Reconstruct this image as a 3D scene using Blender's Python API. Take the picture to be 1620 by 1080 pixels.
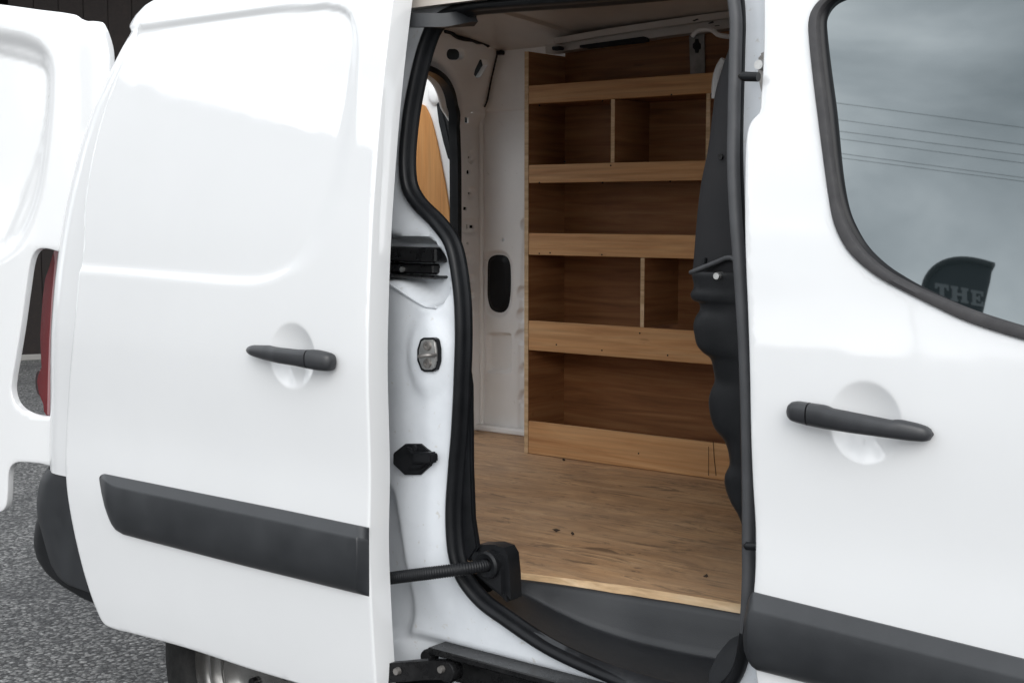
import bpy, bmesh, math, random
import numpy as np
from mathutils import Vector, Matrix
from mathutils.geometry import delaunay_2d_cdt

for o in list(bpy.data.objects):
    bpy.data.objects.remove(o, do_unlink=True)
SC = bpy.context.scene
COL = SC.collection
rad = math.radians
random.seed(4)
rng = np.random.default_rng(7)

# ------------------------------------------------------------------ camera
FPX, YAW, CZ = 2200.0, rad(39.0), 1.26           # focal length in photo pixels, heading, eye height
PITCH = math.atan((540 - 335) / FPX)
cam_d = bpy.data.cameras.new('camera'); cam = bpy.data.objects.new('camera', cam_d); COL.objects.link(cam)
cam_d.sensor_width = 36.0; cam_d.lens = FPX / 1620 * 36; cam_d.clip_start = .05; cam_d.clip_end = 2000
cam.location = (0, 0, CZ)
cam.rotation_euler = (rad(90) - PITCH, 0, YAW)
SC.camera = cam

# ------------------------------------------------------------------ sky, sun, exposure
SUN_EL, SUN_AZ = rad(31), rad(135)               # veiled sun behind the photographer's right shoulder
w = bpy.data.worlds.new('World'); SC.world = w; w.use_nodes = True
nt = w.node_tree; nt.nodes.clear()
def wn(t): return nt.nodes.new(t)
out = wn('ShaderNodeOutputWorld'); bg = wn('ShaderNodeBackground'); sky = wn('ShaderNodeTexSky')
sky.sky_type = 'NISHITA'; sky.sun_disc = False; sky.sun_elevation = SUN_EL; sky.sun_rotation = SUN_AZ
sky.dust_density = 2.0
tc = wn('ShaderNodeTexCoord'); mp = wn('ShaderNodeMapping'); mp.inputs['Scale'].default_value = (1.0, 1.0, 2.6)
nz = wn('ShaderNodeTexNoise'); nz.inputs['Scale'].default_value = 2.7; nz.inputs['Detail'].default_value = 6; nz.inputs['Roughness'].default_value = .5
nz.inputs['Distortion'].default_value = .35
rp = wn('ShaderNodeValToRGB')
rp.color_ramp.elements[0].position = .36; rp.color_ramp.elements[0].color = (7.4, 8.0, 8.5, 1)
rp.color_ramp.elements[1].position = .64; rp.color_ramp.elements[1].color = (21.6, 22.0, 22.4, 1)
e = rp.color_ramp.elements.new(.50); e.color = (12.9, 13.5, 14.1, 1)
mx = wn('ShaderNodeMix'); mx.data_type = 'RGBA'; mx.inputs['Factor'].default_value = .92
nt.links.new(tc.outputs['Generated'], mp.inputs['Vector']); nt.links.new(mp.outputs['Vector'], nz.inputs['Vector'])
nt.links.new(nz.outputs['Fac'], rp.inputs['Fac'])
nt.links.new(sky.outputs['Color'], mx.inputs['A']); nt.links.new(rp.outputs['Color'], mx.inputs['B'])
nt.links.new(mx.outputs['Result'], bg.inputs['Color']); bg.inputs['Strength'].default_value = .10
nt.links.new(bg.outputs['Background'], out.inputs['Surface'])

sd = bpy.data.lights.new('sun', 'SUN'); sun = bpy.data.objects.new('sun', sd); COL.objects.link(sun)
sd.energy = 1.5; sd.angle = rad(40); sd.color = (1.0, .985, .96)
sdir = Vector((math.sin(SUN_AZ) * math.cos(SUN_EL), math.cos(SUN_AZ) * math.cos(SUN_EL), math.sin(SUN_EL)))
sun.rotation_euler = (-sdir).to_track_quat('-Z', 'Y').to_euler()
sun.location = (0, -6, 12)

SC.view_settings.view_transform = 'Standard'; SC.view_settings.look = 'None'
SC.view_settings.exposure = 0.35; SC.view_settings.gamma = 1.0; SC.view_settings.use_curve_mapping = False
SC.render.engine = 'CYCLES'
SC.cycles.max_bounces = 12; SC.cycles.diffuse_bounces = 6; SC.cycles.glossy_bounces = 6
SC.cycles.use_denoising = True
SC.cycles.sample_clamp_indirect = 8

# ------------------------------------------------------------------ sight lines (photo pixel -> real surface)
c_, s_, cp_, sp_ = math.cos(YAW), math.sin(YAW), math.cos(PITCH), math.sin(PITCH)
RT = np.array([c_, s_, 0.]); FW = np.array([-s_ * cp_, c_ * cp_, -sp_]); UP = np.array([-s_ * sp_, c_ * sp_, cp_])
EYE = np.array([0., 0., CZ])
def ray(px, py): return FPX * FW + (px - 810) * RT - (py - 540) * UP
def onY(px, py, y): d = ray(px, py); return EYE + d * (y / d[1])
def onX(px, py, x): d = ray(px, py); return EYE + d * (x / d[0])
def onZ(px, py, z): d = ray(px, py); return EYE + d * ((z - CZ) / d[2])
def onP(px, py, p0, n): d = ray(px, py); return EYE + d * (np.dot(np.asarray(p0) - EYE, n) / np.dot(d, n))
def hit(px, py, surf):
    y = 1.72
    for _ in range(8):
        p = onY(px, py, y); y = float(surf(p[0], p[2]))
    return onY(px, py, y)
def xz(pts, surf): return [(lambda p: (p[0], p[2]))(hit(a, b, surf)) for a, b in pts]

def spline(pts, step=.01, closed=False):
    P = [np.asarray(p, float) for p in pts]; n = len(P); res = []
    rngi = range(n if closed else n - 1)
    for i in rngi:
        p1, p2 = P[i], P[(i + 1) % n]
        p0 = P[(i - 1) % n] if (closed or i > 0) else 2 * p1 - p2
        p3 = P[(i + 2) % n] if (closed or i + 2 < n) else 2 * p2 - p1
        # centripetal
        t0 = 0.; t1 = t0 + max(np.linalg.norm(p1 - p0), 1e-6) ** .5; t2 = t1 + max(np.linalg.norm(p2 - p1), 1e-6) ** .5
        t3 = t2 + max(np.linalg.norm(p3 - p2), 1e-6) ** .5
        m = max(1, int(math.ceil(np.linalg.norm(p2 - p1) / step)))
        for k in range(m):
            t = t1 + (t2 - t1) * k / m
            A1 = (t1 - t) / (t1 - t0) * p0 + (t - t0) / (t1 - t0) * p1
            A2 = (t2 - t) / (t2 - t1) * p1 + (t - t1) / (t2 - t1) * p2
            A3 = (t3 - t) / (t3 - t2) * p2 + (t - t2) / (t3 - t2) * p3
            B1 = (t2 - t) / (t2 - t0) * A1 + (t - t0) / (t2 - t0) * A2
            B2 = (t3 - t) / (t3 - t1) * A2 + (t - t1) / (t3 - t1) * A3
            res.append((t2 - t) / (t2 - t1) * B1 + (t - t1) / (t2 - t1) * B2)
    if not closed: res.append(P[-1])
    return [tuple(p) for p in res]
def dense(pts, step=.01, closed=True):
    res = []; n = len(pts)
    for i in range(n if closed else n - 1):
        a = np.asarray(pts[i], float); b = np.asarray(pts[(i + 1) % n], float)
        m = max(1, int(math.ceil(np.linalg.norm(b - a) / step)))
        for k in range(m): res.append(tuple(a + (b - a) * k / m))
    if not closed: res.append(tuple(pts[-1]))
    return res
def ellipse(cx, cy, rx, ry, n=24, rot=0):
    r = []
    for k in range(n):
        t = 2 * math.pi * k / n; x, y = rx * math.cos(t), ry * math.sin(t)
        r.append((cx + x * math.cos(rot) - y * math.sin(rot), cy + x * math.sin(rot) + y * math.cos(rot)))
    return r
def rrect(x0, y0, x1, y1, r, k=5):
    p = []
    for cx, cy, a0 in ((x1 - r, y1 - r, 0), (x0 + r, y1 - r, 90), (x0 + r, y0 + r, 180), (x1 - r, y0 + r, 270)):
        for i in range(k + 1):
            a = rad(a0 + 90 * i / k); p.append((cx + r * math.cos(a), cy + r * math.sin(a)))
    return p

def inside(X, Y, poly):
    P = np.asarray(poly); x0, y0 = P[:, 0], P[:, 1]; x1, y1 = np.roll(x0, -1), np.roll(y0, -1)
    r = np.zeros(np.shape(X), bool)
    for a, b, c, d in zip(x0, y0, x1, y1):
        if b == d: continue
        r ^= ((b > Y) != (d > Y)) & (X < (c - a) * (Y - b) / (d - b) + a)
    return r
def segdist(X, Y, poly, closed=True):
    P = np.asarray(poly); Q = np.roll(P, -1, 0) if closed else P[1:]
    if not closed: P = P[:-1]
    D = np.full(np.shape(X), 1e9)
    for (a, b), (c, d) in zip(P, Q):
        vx, vy = c - a, d - b; L = vx * vx + vy * vy
        if L < 1e-14: continue
        t = np.clip(((X - a) * vx + (Y - b) * vy) / L, 0, 1)
        D = np.minimum(D, (X - a - t * vx) ** 2 + (Y - b - t * vy) ** 2)
    return np.sqrt(D)
def sdf(X, Y, poly): return np.where(inside(X, Y, poly), -1, 1) * segdist(X, Y, poly)
def sstep(e0, e1, v):
    t = np.clip((v - e0) / (e1 - e0), 0, 1); return t * t * (3 - 2 * t)

# ------------------------------------------------------------------ objects
ORG = {}
def link(name, verts, faces, mat, parent=None, smooth=35, mats=None, fmat=None):
    V = np.asarray(verts, float); ctr = (V.min(0) + V.max(0)) / 2
    me = bpy.data.meshes.new(name)
    me.from_pydata((V - ctr).tolist(), [], [tuple(int(i) for i in f) for f in faces]); me.validate()
    bm = bmesh.new(); bm.from_mesh(me); bmesh.ops.recalc_face_normals(bm, faces=bm.faces); bm.to_mesh(me); bm.free()
    for m in (mats or [mat]): me.materials.append(M[m])
    if fmat is not None:
        me.polygons.foreach_set('material_index', list(fmat))
    if smooth:
        me.polygons.foreach_set('use_smooth', [True] * len(me.polygons)); me.set_sharp_from_angle(angle=rad(smooth))
    me.update()
    o = bpy.data.objects.new(name, me); COL.objects.link(o)
    if parent is not None:
        o.parent = parent; ctr2 = ctr - ORG[parent.name]
    else: ctr2 = ctr
    o.location = ctr2; ORG[o.name] = ctr
    return o
def empty(name, loc, label, cat, group=None):
    o = bpy.data.objects.new(name, None); COL.objects.link(o); o.location = loc; o.empty_display_size = .1
    ORG[o.name] = np.asarray(loc, float); o['label'] = label; o['category'] = cat
    if group: o['group'] = group
    return o
def tag(o, label, cat, group=None):
    o['label'] = label; o['category'] = cat
    if group: o['group'] = group
    return o

def cdt(outline, holes, sp, extra=(), clear=()):
    P = np.asarray(outline); x0, y0 = P.min(0); x1, y1 = P.max(0)
    gx = np.arange(x0 + sp / 2, x1, sp); gy = np.arange(y0 + sp / 2, y1, sp * .87)
    X, Y = np.meshgrid(gx, gy); X = X + (np.arange(len(gy)) % 2)[:, None] * sp / 2
    X, Y = X.ravel(), Y.ravel()
    ok = inside(X, Y, outline) & (segdist(X, Y, outline) > sp * .45)
    for h in holes: ok &= ~inside(X, Y, h) & (segdist(X, Y, h) > sp * .45)
    for cx, cz, rx, rz_ in clear: ok &= ((X - cx) / rx) ** 2 + ((Y - cz) / rz_) ** 2 > 1.3
    pts = []; edges = []
    for loop in [outline] + list(holes):
        b = len(pts); n = len(loop); pts += [Vector((float(p[0]), float(p[1]))) for p in loop]
        edges += [(b + i, b + (i + 1) % n) for i in range(n)]
    for e_ in extra:
        b = len(pts); pts += [Vector((float(p[0]), float(p[1]))) for p in e_]
    pts += [Vector((float(a), float(b))) for a, b in zip(X[ok], Y[ok])]
    v, _, f, _, _, _ = delaunay_2d_cdt(pts, edges, [], 0, 1e-7, False)
    V = np.array([(p.x, p.y) for p in v]); F_ = [t for t in f if len(t) == 3]
    c = V[np.array(F_)].mean(1); ok = inside(c[:, 0], c[:, 1], outline)
    for h in holes: ok &= ~inside(c[:, 0], c[:, 1], h)
    return V, [t for t, k in zip(F_, ok) if k]
def offset(loop, d):
    P = np.asarray(loop, float); a = np.roll(P, 1, 0); b = np.roll(P, -1, 0); t = b - a
    t /= np.maximum(np.linalg.norm(t, axis=1)[:, None], 1e-9)
    area = np.sum(P[:, 0] * b[:, 1] - b[:, 0] * P[:, 1])
    n = np.stack([-t[:, 1], t[:, 0]], 1) * (1 if area > 0 else -1)
    return [tuple(q) for q in P + n * d]            # d > 0: inwards
def panel(name, outline, mapf, mat, parent=None, holes=(), sp=.01, rim=.02, edge=.003, back=False, smooth=40, rims=None, refine=(), extra=()):
    """sheet over a 2-D outline, bent by mapf(a, b, depth), with a rolled edge and a flange 'rim' deep"""
    ol = offset(outline, edge) if edge else outline; hs = [offset(h, -edge) if edge else h for h in holes]
    ex = list(extra) + [[(cx + rx * r * math.cos(t + k * .05), cz + rz_ * r * math.sin(t + k * .05)) for t in np.linspace(0, 2 * math.pi, 90, endpoint=False)] for cx, cz, rx, rz_ in refine for k, r in enumerate(list(np.arange(.06, .85, .06)) + list(np.arange(.85, 1.14, .022)))]
    V2, Fc = cdt(ol, hs, sp, ex, refine)
    V = [tuple(r) for r in mapf(V2[:, 0], V2[:, 1], 0 * V2[:, 0])]; Fc = list(Fc)
    for k, (src, skin) in enumerate([(outline, ol)] + list(zip(holes, hs))):
        S = np.asarray(src); K = np.asarray(skin); n = len(S); r_ = rim if not rims else rims[k]
        if not r_: continue
        rings = [mapf(K[:, 0], K[:, 1], 0 * K[:, 0])]
        if edge:
            mid = K + (S - K) * .7; rings.append(mapf(mid[:, 0], mid[:, 1], np.full(n, edge * .3)))
            rings.append(mapf(S[:, 0], S[:, 1], np.full(n, edge)))
        rings.append(mapf(S[:, 0], S[:, 1], np.full(n, r_)))
        b = len(V)
        for r in rings: V += [tuple(q) for q in r]
        for j in range(len(rings) - 1):
            for i in range(n):
                i2 = (i + 1) % n
                Fc.append((b + j * n + i, b + j * n + i2, b + (j + 1) * n + i2, b + (j + 1) * n + i))
    if back:
        B2, Fb = cdt(outline, holes, max(sp * 4, .04)); b = len(V)
        V += [tuple(q) for q in mapf(B2[:, 0], B2[:, 1], np.full(len(B2), rim))]; Fc += [tuple(b + i for i in t) for t in Fb]
    # weld
    Vr = np.round(np.asarray(V), 6); uq, inv = np.unique(Vr, axis=0, return_inverse=True); inv = inv.ravel()
    F2 = [];
    for f in Fc:
        g = [];
        for i in f:
            q = int(inv[i])
            if q not in g: g.append(q)
        if len(g) >= 3: F2.append(tuple(g))
    return link(name, uq, F2, mat, parent, smooth)
def ymap(surf): return lambda a, b, d: np.stack([a, surf(a, b) + d, b], 1)

def loft(name, rings, mat, parent=None, caps=True, closed=True, smooth=40):
    V = []; F_ = []; n = len(rings[0])
    for r in rings: V += [tuple(p) for p in r]
    for j in range(len(rings) - 1):
        for i in range(n if closed else n - 1):
            i2 = (i + 1) % n
            F_.append((j * n + i, j * n + i2, (j + 1) * n + i2, (j + 1) * n + i))
    if caps and closed:
        F_.append(tuple(range(n))[::-1]); F_.append(tuple((len(rings) - 1) * n + i for i in range(n)))
    return link(name, V, F_, mat, parent, smooth)
def frames(path, closed):
    P = np.asarray(path, float); n = len(P)
    T = (np.roll(P, -1, 0) - np.roll(P, 1, 0)) if closed else np.gradient(P, axis=0)
    return P, T / np.maximum(np.linalg.norm(T, axis=1)[:, None], 1e-9)
def sweep(name, path, section, mat, parent=None, closed=False, ref=(0, 1, 0), caps=True, scale=None, smooth=50):
    """sweep a 2-D section (a across, b along ref) along a path"""
    P, T = frames(path, closed); ref = np.asarray(ref, float); rings = []
    for i in range(len(P)):
        t = T[i]; b = ref - t * np.dot(ref, t); b /= max(np.linalg.norm(b), 1e-9); a = np.cross(t, b)
        k = 1 if scale is None else scale[i]
        rings.append([P[i] + a * u * k + b * v * k for u, v in section])
    if closed: rings.append(rings[0])
    V = [p for r in (rings[:-1] if closed else rings) for p in r]; n = len(section); m = len(rings) - (1 if closed else 0); F_ = []
    for j in range(len(rings) - 1):
        for i in range(n):
            i2 = (i + 1) % n; j2 = (j + 1) % m
            F_.append((j * n + i, j * n + i2, j2 * n + i2, j2 * n + i))
    if caps and not closed: F_ += [tuple(range(n)), tuple((m - 1) * n + i for i in range(n))]
    return link(name, V, F_, mat, parent, smooth)
def circ(r, n=12, ry=None): return [(r * math.cos(2 * math.pi * k / n), (ry or r) * math.sin(2 * math.pi * k / n)) for k in range(n)]
def boxm(lo, hi, bev=.0):
    bm = bmesh.new(); bmesh.ops.create_cube(bm, size=1)
    for v in bm.verts: v.co = Vector([lo[i] if v.co[i] < 0 else hi[i] for i in range(3)])
    if bev: bmesh.ops.bevel(bm, geom=list(bm.edges), offset=bev, segments=1, affect='EDGES', profile=.6)
    V = [tuple(v.co) for v in bm.verts]; bm.verts.index_update(); F_ = [tuple(v.index for v in f.verts) for f in bm.faces]; bm.free()
    return V, F_
def box(name, lo, hi, mat, parent=None, bev=.0015, smooth=0):
    V, F_ = boxm(lo, hi, bev); return link(name, V, F_, mat, parent, smooth)
def prism(name, ring, vec, mat, parent=None, bev=0, seg=2, smooth=40):
    """a polygon ring (3-D) pushed along vec, edges rounded"""
    bm = bmesh.new(); vec = Vector(vec)
    f = bm.faces.new([bm.verts.new(Vector(p)) for p in ring])
    r = bmesh.ops.extrude_face_region(bm, geom=[f]); 
    for g in r['geom']:
        if isinstance(g, bmesh.types.BMVert): g.co += vec
    bmesh.ops.recalc_face_normals(bm, faces=bm.faces)
    if bev: bmesh.ops.bevel(bm, geom=[e_ for e_ in bm.edges if e_.calc_face_angle(0) > rad(50)], offset=bev, segments=seg, affect='EDGES', clamp_overlap=True)
    bm.verts.index_update(); V = [tuple(v.co) for v in bm.verts]; F_ = [tuple(v.index for v in q.verts) for q in bm.faces]; bm.free()
    return link(name, V, F_, mat, parent, smooth)
def px_prism(name, pts, y, depth, mat, parent, bev=.003, surf=None, smooth=40):
    ring = [tuple(onY(a, b, y)) if surf is None else tuple(hit(a, b, surf)) for a, b in pts]
    return prism(name, ring, (0, depth, 0), mat, parent, bev, smooth=smooth)
def lathe(name, prof, mat, parent, centre, axis='y', n=40, smooth=40):
    V = []; F_ = []; m = len(prof)
    for k in range(n):
        t = 2 * math.pi * k / n
        for r, h in prof:
            V.append((centre[0] + r * math.cos(t), centre[1] + h, centre[2] + r * math.sin(t)))
    for k in range(n):
        for j in range(m - 1):
            k2 = (k + 1) % n; F_.append((k * m + j, k2 * m + j, k2 * m + j + 1, k * m + j + 1))
    return link(name, V, F_, mat, parent, smooth)

# ------------------------------------------------------------------ materials
M = {}
class NT:
    def __init__(s, name):
        s.m = bpy.data.materials.new(name); s.m.use_nodes = True; s.t = s.m.node_tree; s.b = s.t.nodes['Principled BSDF']; M[name] = s.m
        s.co = s.t.nodes.new('ShaderNodeTexCoord')
    def n(s, t, **k):
        q = s.t.nodes.new(t)
        for a, b in k.items():
            if a in q.inputs: q.inputs[a].default_value = b
            else: setattr(q, a, b)
        return q
    def l(s, a, b): s.t.links.new(a, b)
    def vec(s, scale=(1, 1, 1), rnd=False):
        mp = s.n('ShaderNodeMapping'); mp.inputs['Scale'].default_value = scale; s.l(s.co.outputs['Object'], mp.inputs['Vector'])
        if rnd:
            oi = s.n('ShaderNodeObjectInfo'); mul = s.n('ShaderNodeMath', operation='MULTIPLY'); mul.inputs[1].default_value = 37.
            s.l(oi.outputs['Random'], mul.inputs[0]); s.l(mul.outputs[0], mp.inputs['Location'])
        return mp.outputs['Vector']
    def noise(s, scale, detail=4, rough=.55, v=None, dist=0.):
        q = s.n('ShaderNodeTexNoise'); q.inputs['Scale'].default_value = scale; q.inputs['Detail'].default_value = detail
        q.inputs['Roughness'].default_value = rough; q.inputs['Distortion'].default_value = dist
        s.l(v if v is not None else s.co.outputs['Object'], q.inputs['Vector']); return q.outputs['Fac']
    def ramp(s, fac, stops):
        q = s.n('ShaderNodeValToRGB'); el = q.color_ramp.elements
        while len(el) < len(stops): el.new(.5)
        for e_, (p, c) in zip(el, stops):
            e_.position = p; e_.color = (c if len(c) == 4 else (*c, 1)) if hasattr(c, '__len__') else (c, c, c, 1)
        s.l(fac, q.inputs['Fac']); return q.outputs['Color']
    def mix(s, fac, a, b, mode='MIX'):
        q = s.n('ShaderNodeMix', data_type='RGBA', blend_type=mode)
        for sock, v in (('Factor', fac), ('A', a), ('B', b)):
            if isinstance(v, (int, float)): q.inputs[sock].default_value = v
            elif isinstance(v, tuple): q.inputs[sock].default_value = (*v, 1)
            else: s.l(v, q.inputs[sock])
        return q.outputs['Result']
    def bump(s, h, strength, dist=.002):
        q = s.n('ShaderNodeBump'); q.inputs['Strength'].default_value = strength; q.inputs['Distance'].default_value = dist
        s.l(h, q.inputs['Height']); s.l(q.outputs['Normal'], s.b.inputs['Normal'])
    def base(s, c):
        if isinstance(c, tuple): s.b.inputs['Base Color'].default_value = (*c, 1)
        else: s.l(c, s.b.inputs['Base Color'])
    def rough(s, r):
        if isinstance(r, (int, float)): s.b.inputs['Roughness'].default_value = r
        else: s.l(r, s.b.inputs['Roughness'])
    def set(s, **k):
        for a, b in k.items(): s.b.inputs[a.replace('_', ' ')].default_value = b

m = NT('paint_white'); v = m.noise(3, 4); m.base(m.ramp(v, [(.3, (.655, .66, .665)), (.7, (.675, .68, .685))])); m.rough(.42)
m.set(Coat_Weight=1.0, Coat_IOR=1.7); cr = m.ramp(m.noise(5, 7, .7), [(.35, .02), (.7, .085)]); m.l(cr, m.b.inputs['Coat Roughness'])
ad = m.n('ShaderNodeMath', operation='MULTIPLY_ADD'); ad.inputs[1].default_value = .012; m.l(m.noise(240, 2), ad.inputs[0]); m.l(m.noise(5.5, 2), ad.inputs[2])
bn = m.n('ShaderNodeBump'); bn.inputs['Strength'].default_value = .35; bn.inputs['Distance'].default_value = .0030; m.l(ad.outputs[0], bn.inputs['Height']); m.l(bn.outputs['Normal'], m.b.inputs['Coat Normal'])
m = NT('paint_shaded'); v = m.noise(9, 6, .65); g = m.noise(70, 3)  # body white darkened and blued: shade of the recessed frame in the colour
m.base(m.mix(m.ramp(g, [(.66, 0.), (.72, 1.)]), m.ramp(v, [(.35, (.55, .575, .605)), (.6, (.61, .635, .665))]), (.50, .50, .49))); m.rough(.38); m.set(Coat_Weight=.5, Coat_Roughness=.12)
m = NT('paint_inner_lit'); v = m.noise(7, 6, .65); g = m.noise(34, 5, .7, dist=.8)  # body white lifted in colour to brighten the load bay, plus dirt specks
m.base(m.mix(m.ramp(g, [(.66, 0.), (.74, .6)]), m.ramp(v, [(.3, (.79, .785, .77)), (.65, (.84, .835, .825))]), (.30, .25, .20))); m.rough(.45); m.set(Coat_Weight=.25, Coat_Roughness=.2)
m = NT('roof_shaded'); v = m.noise(5, 5, .6); m.base(m.ramp(v, [(.3, (.46, .415, .375)), (.7, (.56, .515, .47))])); m.rough(.4); m.set(Coat_Weight=.3, Coat_Roughness=.15)  # white roof darkened and browned: interior shade and wood bounce in the colour
m = NT('plastic_trim'); v = m.noise(12, 5); g = m.noise(900, 2); m.base(m.ramp(v, [(.35, (.017, .0185, .021)), (.7, (.026, .028, .031))])); m.rough(m.ramp(v, [(.3, .40), (.7, .52)])); m.bump(g, .25, .0006)
m = NT('plastic_black'); m.set(Specular_IOR_Level=.24); v = m.noise(14, 5, .6); g = m.noise(700, 2); m.base(m.ramp(v, [(.35, (.0055, .006, .007)), (.7, (.011, .0115, .013))])); m.rough(m.ramp(v, [(.3, .34), (.7, .48)])); m.bump(g, .3, .0006)
m = NT('plastic_step'); v = m.noise(9, 7, .68); g = m.noise(600, 2); k = m.noise(30, 6, .75, dist=.6)
m.base(m.mix(m.ramp(k, [(.60, 0.), (.74, .55)]), m.ramp(v, [(.35, (.011, .012, .014)), (.7, (.018, .0195, .022))]), (.034, .034, .035))); m.rough(m.ramp(v, [(.3, .33), (.7, .48)])); m.bump(g, .4, .0006)
m = NT('plastic_handle'); v = m.noise(20, 4); g = m.noise(900, 2); m.base(m.ramp(v, [(.3, (.016, .017, .019)), (.7, (.024, .025, .028))])); m.rough(.42); m.bump(g, .2, .0005)
m = NT('bulkhead_grey'); m.set(Specular_IOR_Level=.2); g = m.noise(500, 2); v = m.noise(6, 4); m.base(m.ramp(v, [(.3, (.016, .016, .0175)), (.7, (.024, .0235, .025))])); m.rough(.62); m.bump(g, .35, .0006)
m = NT('rubber'); m.set(Specular_IOR_Level=.2); v = m.noise(25, 4); m.base(m.ramp(v, [(.3, (.0045, .005, .0058)), (.7, (.009, .0095, .011))])); m.rough(.36)
m = NT('rubber_grey'); v = m.noise(25, 5); m.base(m.ramp(v, [(.3, (.040, .041, .044)), (.7, (.055, .056, .060))])); m.rough(.6)
m = NT('gasket'); v = m.noise(40, 5, .7); m.base(m.ramp(v, [(.3, (.028, .027, .029)), (.7, (.048, .046, .047))])); m.rough(.65); m.bump(m.noise(400, 2), .2, .0005)
m = NT('black_metal'); m.set(Specular_IOR_Level=.3); v = m.noise(30, 5, .7); m.base(m.ramp(v, [(.4, (.004, .004, .0045)), (.75, (.012, .012, .0125))])); m.rough(m.ramp(v, [(.3, .2), (.7, .36)]))
m = NT('zinc'); v = m.noise(60, 4); m.base(m.ramp(v, [(.3, (.42, .42, .41)), (.7, (.62, .61, .59))])); m.rough(.38); m.set(Metallic=.9)
m = NT('dull_steel'); v = m.noise(30, 5); m.base(m.ramp(v, [(.3, (.16, .15, .14)), (.7, (.28, .265, .25))])); m.rough(.45); m.set(Metallic=.7)
m = NT('wheel_steel'); v = m.noise(14, 6, .7); m.base(m.ramp(v, [(.3, (.26, .25, .235)), (.7, (.42, .415, .405))])); m.rough(.2); m.set(Metallic=.95)
m = NT('tyre'); v = m.noise(60, 5); m.set(Specular_IOR_Level=.3); m.base(m.ramp(v, [(.3, (.006, .006, .006)), (.7, (.016, .0155, .015))])); m.rough(.6); m.bump(m.noise(160, 3), .4, .002)
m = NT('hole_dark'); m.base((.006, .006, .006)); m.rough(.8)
m = NT('red_lens'); m.base((.16, .004, .008)); m.rough(.2); m.set(Coat_Weight=.5, Coat_Roughness=.05)
m = NT('red_deep'); m.base((.035, .002, .004)); m.rough(.25); m.set(Coat_Weight=.6)
m = NT('clear_edge'); m.base((.42, .22, .23)); m.rough(.15); m.set(Coat_Weight=1.)
m = NT('headrest'); m.base((.34, .33, .32)); m.rough(.8)

def wood(name, dark, mid, light, axis=0, gl=1.0, stain=None, rough=.6, rnd=True):
    sc = lambda a, b: tuple(a if i == axis else b for i in range(3))
    m = NT(name); vv = m.vec(sc(1.3 * gl, 22), rnd); g1 = m.noise(1.6, 6, .6, vv, 1.1)
    v2 = m.vec(sc(4 * gl, 150), rnd); g2 = m.noise(1.0, 4, .6, v2)
    c = m.ramp(g1, [(.28, dark), (.48, mid), (.72, light)])
    c = m.mix(.35, c, m.ramp(g2, [(.35, (.45, .45, .45)), (.65, (1., 1., 1.))]), 'MULTIPLY')
    if stain:
        s1 = m.noise(4.0, 9, .72, m.vec((.8, 1.7, 1.7), rnd), 1.6); c = m.mix(m.ramp(s1, [(.43, 0.), (.64, .68)]), c, stain)
        s2 = m.noise(16, 7, .75, m.vec((.30, 1.5, 1.5), rnd), 2.2); c = m.mix(m.ramp(s2, [(.535, 0.), (.61, .72)]), c, tuple(q * .40 for q in stain))
        s3 = m.noise(2.2, 5, .6); c = m.mix(m.ramp(s3, [(.45, 0.), (.75, .40)]), c, (.50, .36, .24))
    else:
        s1 = m.noise(26, 3, .5, m.vec((.35, 1, 1), rnd)); c = m.mix(m.ramp(s1, [(.70, 0.), (.78, .45)]), c, tuple(q * .4 for q in dark))
    oi = m.n('ShaderNodeObjectInfo'); mr = m.n('ShaderNodeMapRange'); mr.inputs['To Min'].default_value = .86; mr.inputs['To Max'].default_value = 1.06
    m.l(oi.outputs['Random'], mr.inputs['Value'])
    hs = m.n('ShaderNodeHueSaturation'); m.l(mr.outputs['Result'], hs.inputs['Value']); m.l(c, hs.inputs['Color'])
    m.base(hs.outputs['Color']); m.rough(rough); m.bump(g2, .18, .0008); return m
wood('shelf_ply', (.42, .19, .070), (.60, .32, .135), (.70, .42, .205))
wood('shelf_shaded', (.16, .060, .020), (.27, .112, .040), (.37, .175, .070))  # shelf ply darkened, here and below, to put compartment shade into the colour
wood('shelf_side_shaded', (.16, .060, .020), (.27, .112, .040), (.37, .175, .070), axis=1)
wood('floor_ply', (.36, .195, .092), (.50, .295, .150), (.61, .40, .225), stain=(.20, .115, .065), gl=.8, rnd=False)
wood('edge_ply', (.42, .27, .14), (.62, .43, .25), (.74, .56, .36), gl=1.5)
wood('door_ply', (.50, .205, .048), (.60, .265, .070), (.66, .32, .10), axis=2)
wood('shed_board', (.0045, .0024, .0018), (.0075, .0042, .0034), (.013, .0078, .006), rough=.9)

m = NT('glass'); m.base((.010, .014, .015)); m.rough(.015); m.set(IOR=2.6, Specular_Tint=(.90, .98, 1.0, 1), Specular_IOR_Level=.5)
m = NT('asphalt')
vo = m.n('ShaderNodeTexVoronoi', feature='F1'); vo.inputs['Scale'].default_value = 78; m.l(m.co.outputs['Object'], vo.inputs['Vector'])
vo2 = m.n('ShaderNodeTexVoronoi', feature='F1'); vo2.inputs['Scale'].default_value = 150; m.l(m.co.outputs['Object'], vo2.inputs['Vector'])
chip = m.n('ShaderNodeSeparateColor'); m.l(vo.outputs['Color'], chip.inputs['Color'])
chip2 = m.n('ShaderNodeSeparateColor'); m.l(vo2.outputs['Color'], chip2.inputs['Color'])
ca = m.ramp(chip.outputs['Red'], [(.0, (.022, .022, .023)), (.5, (.075, .075, .076)), (1., (.38, .375, .365))])
cb = m.ramp(chip2.outputs['Red'], [(.0, (.014, .014, .015)), (.6, (.07, .07, .071)), (1., (.36, .36, .35))])
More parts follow.
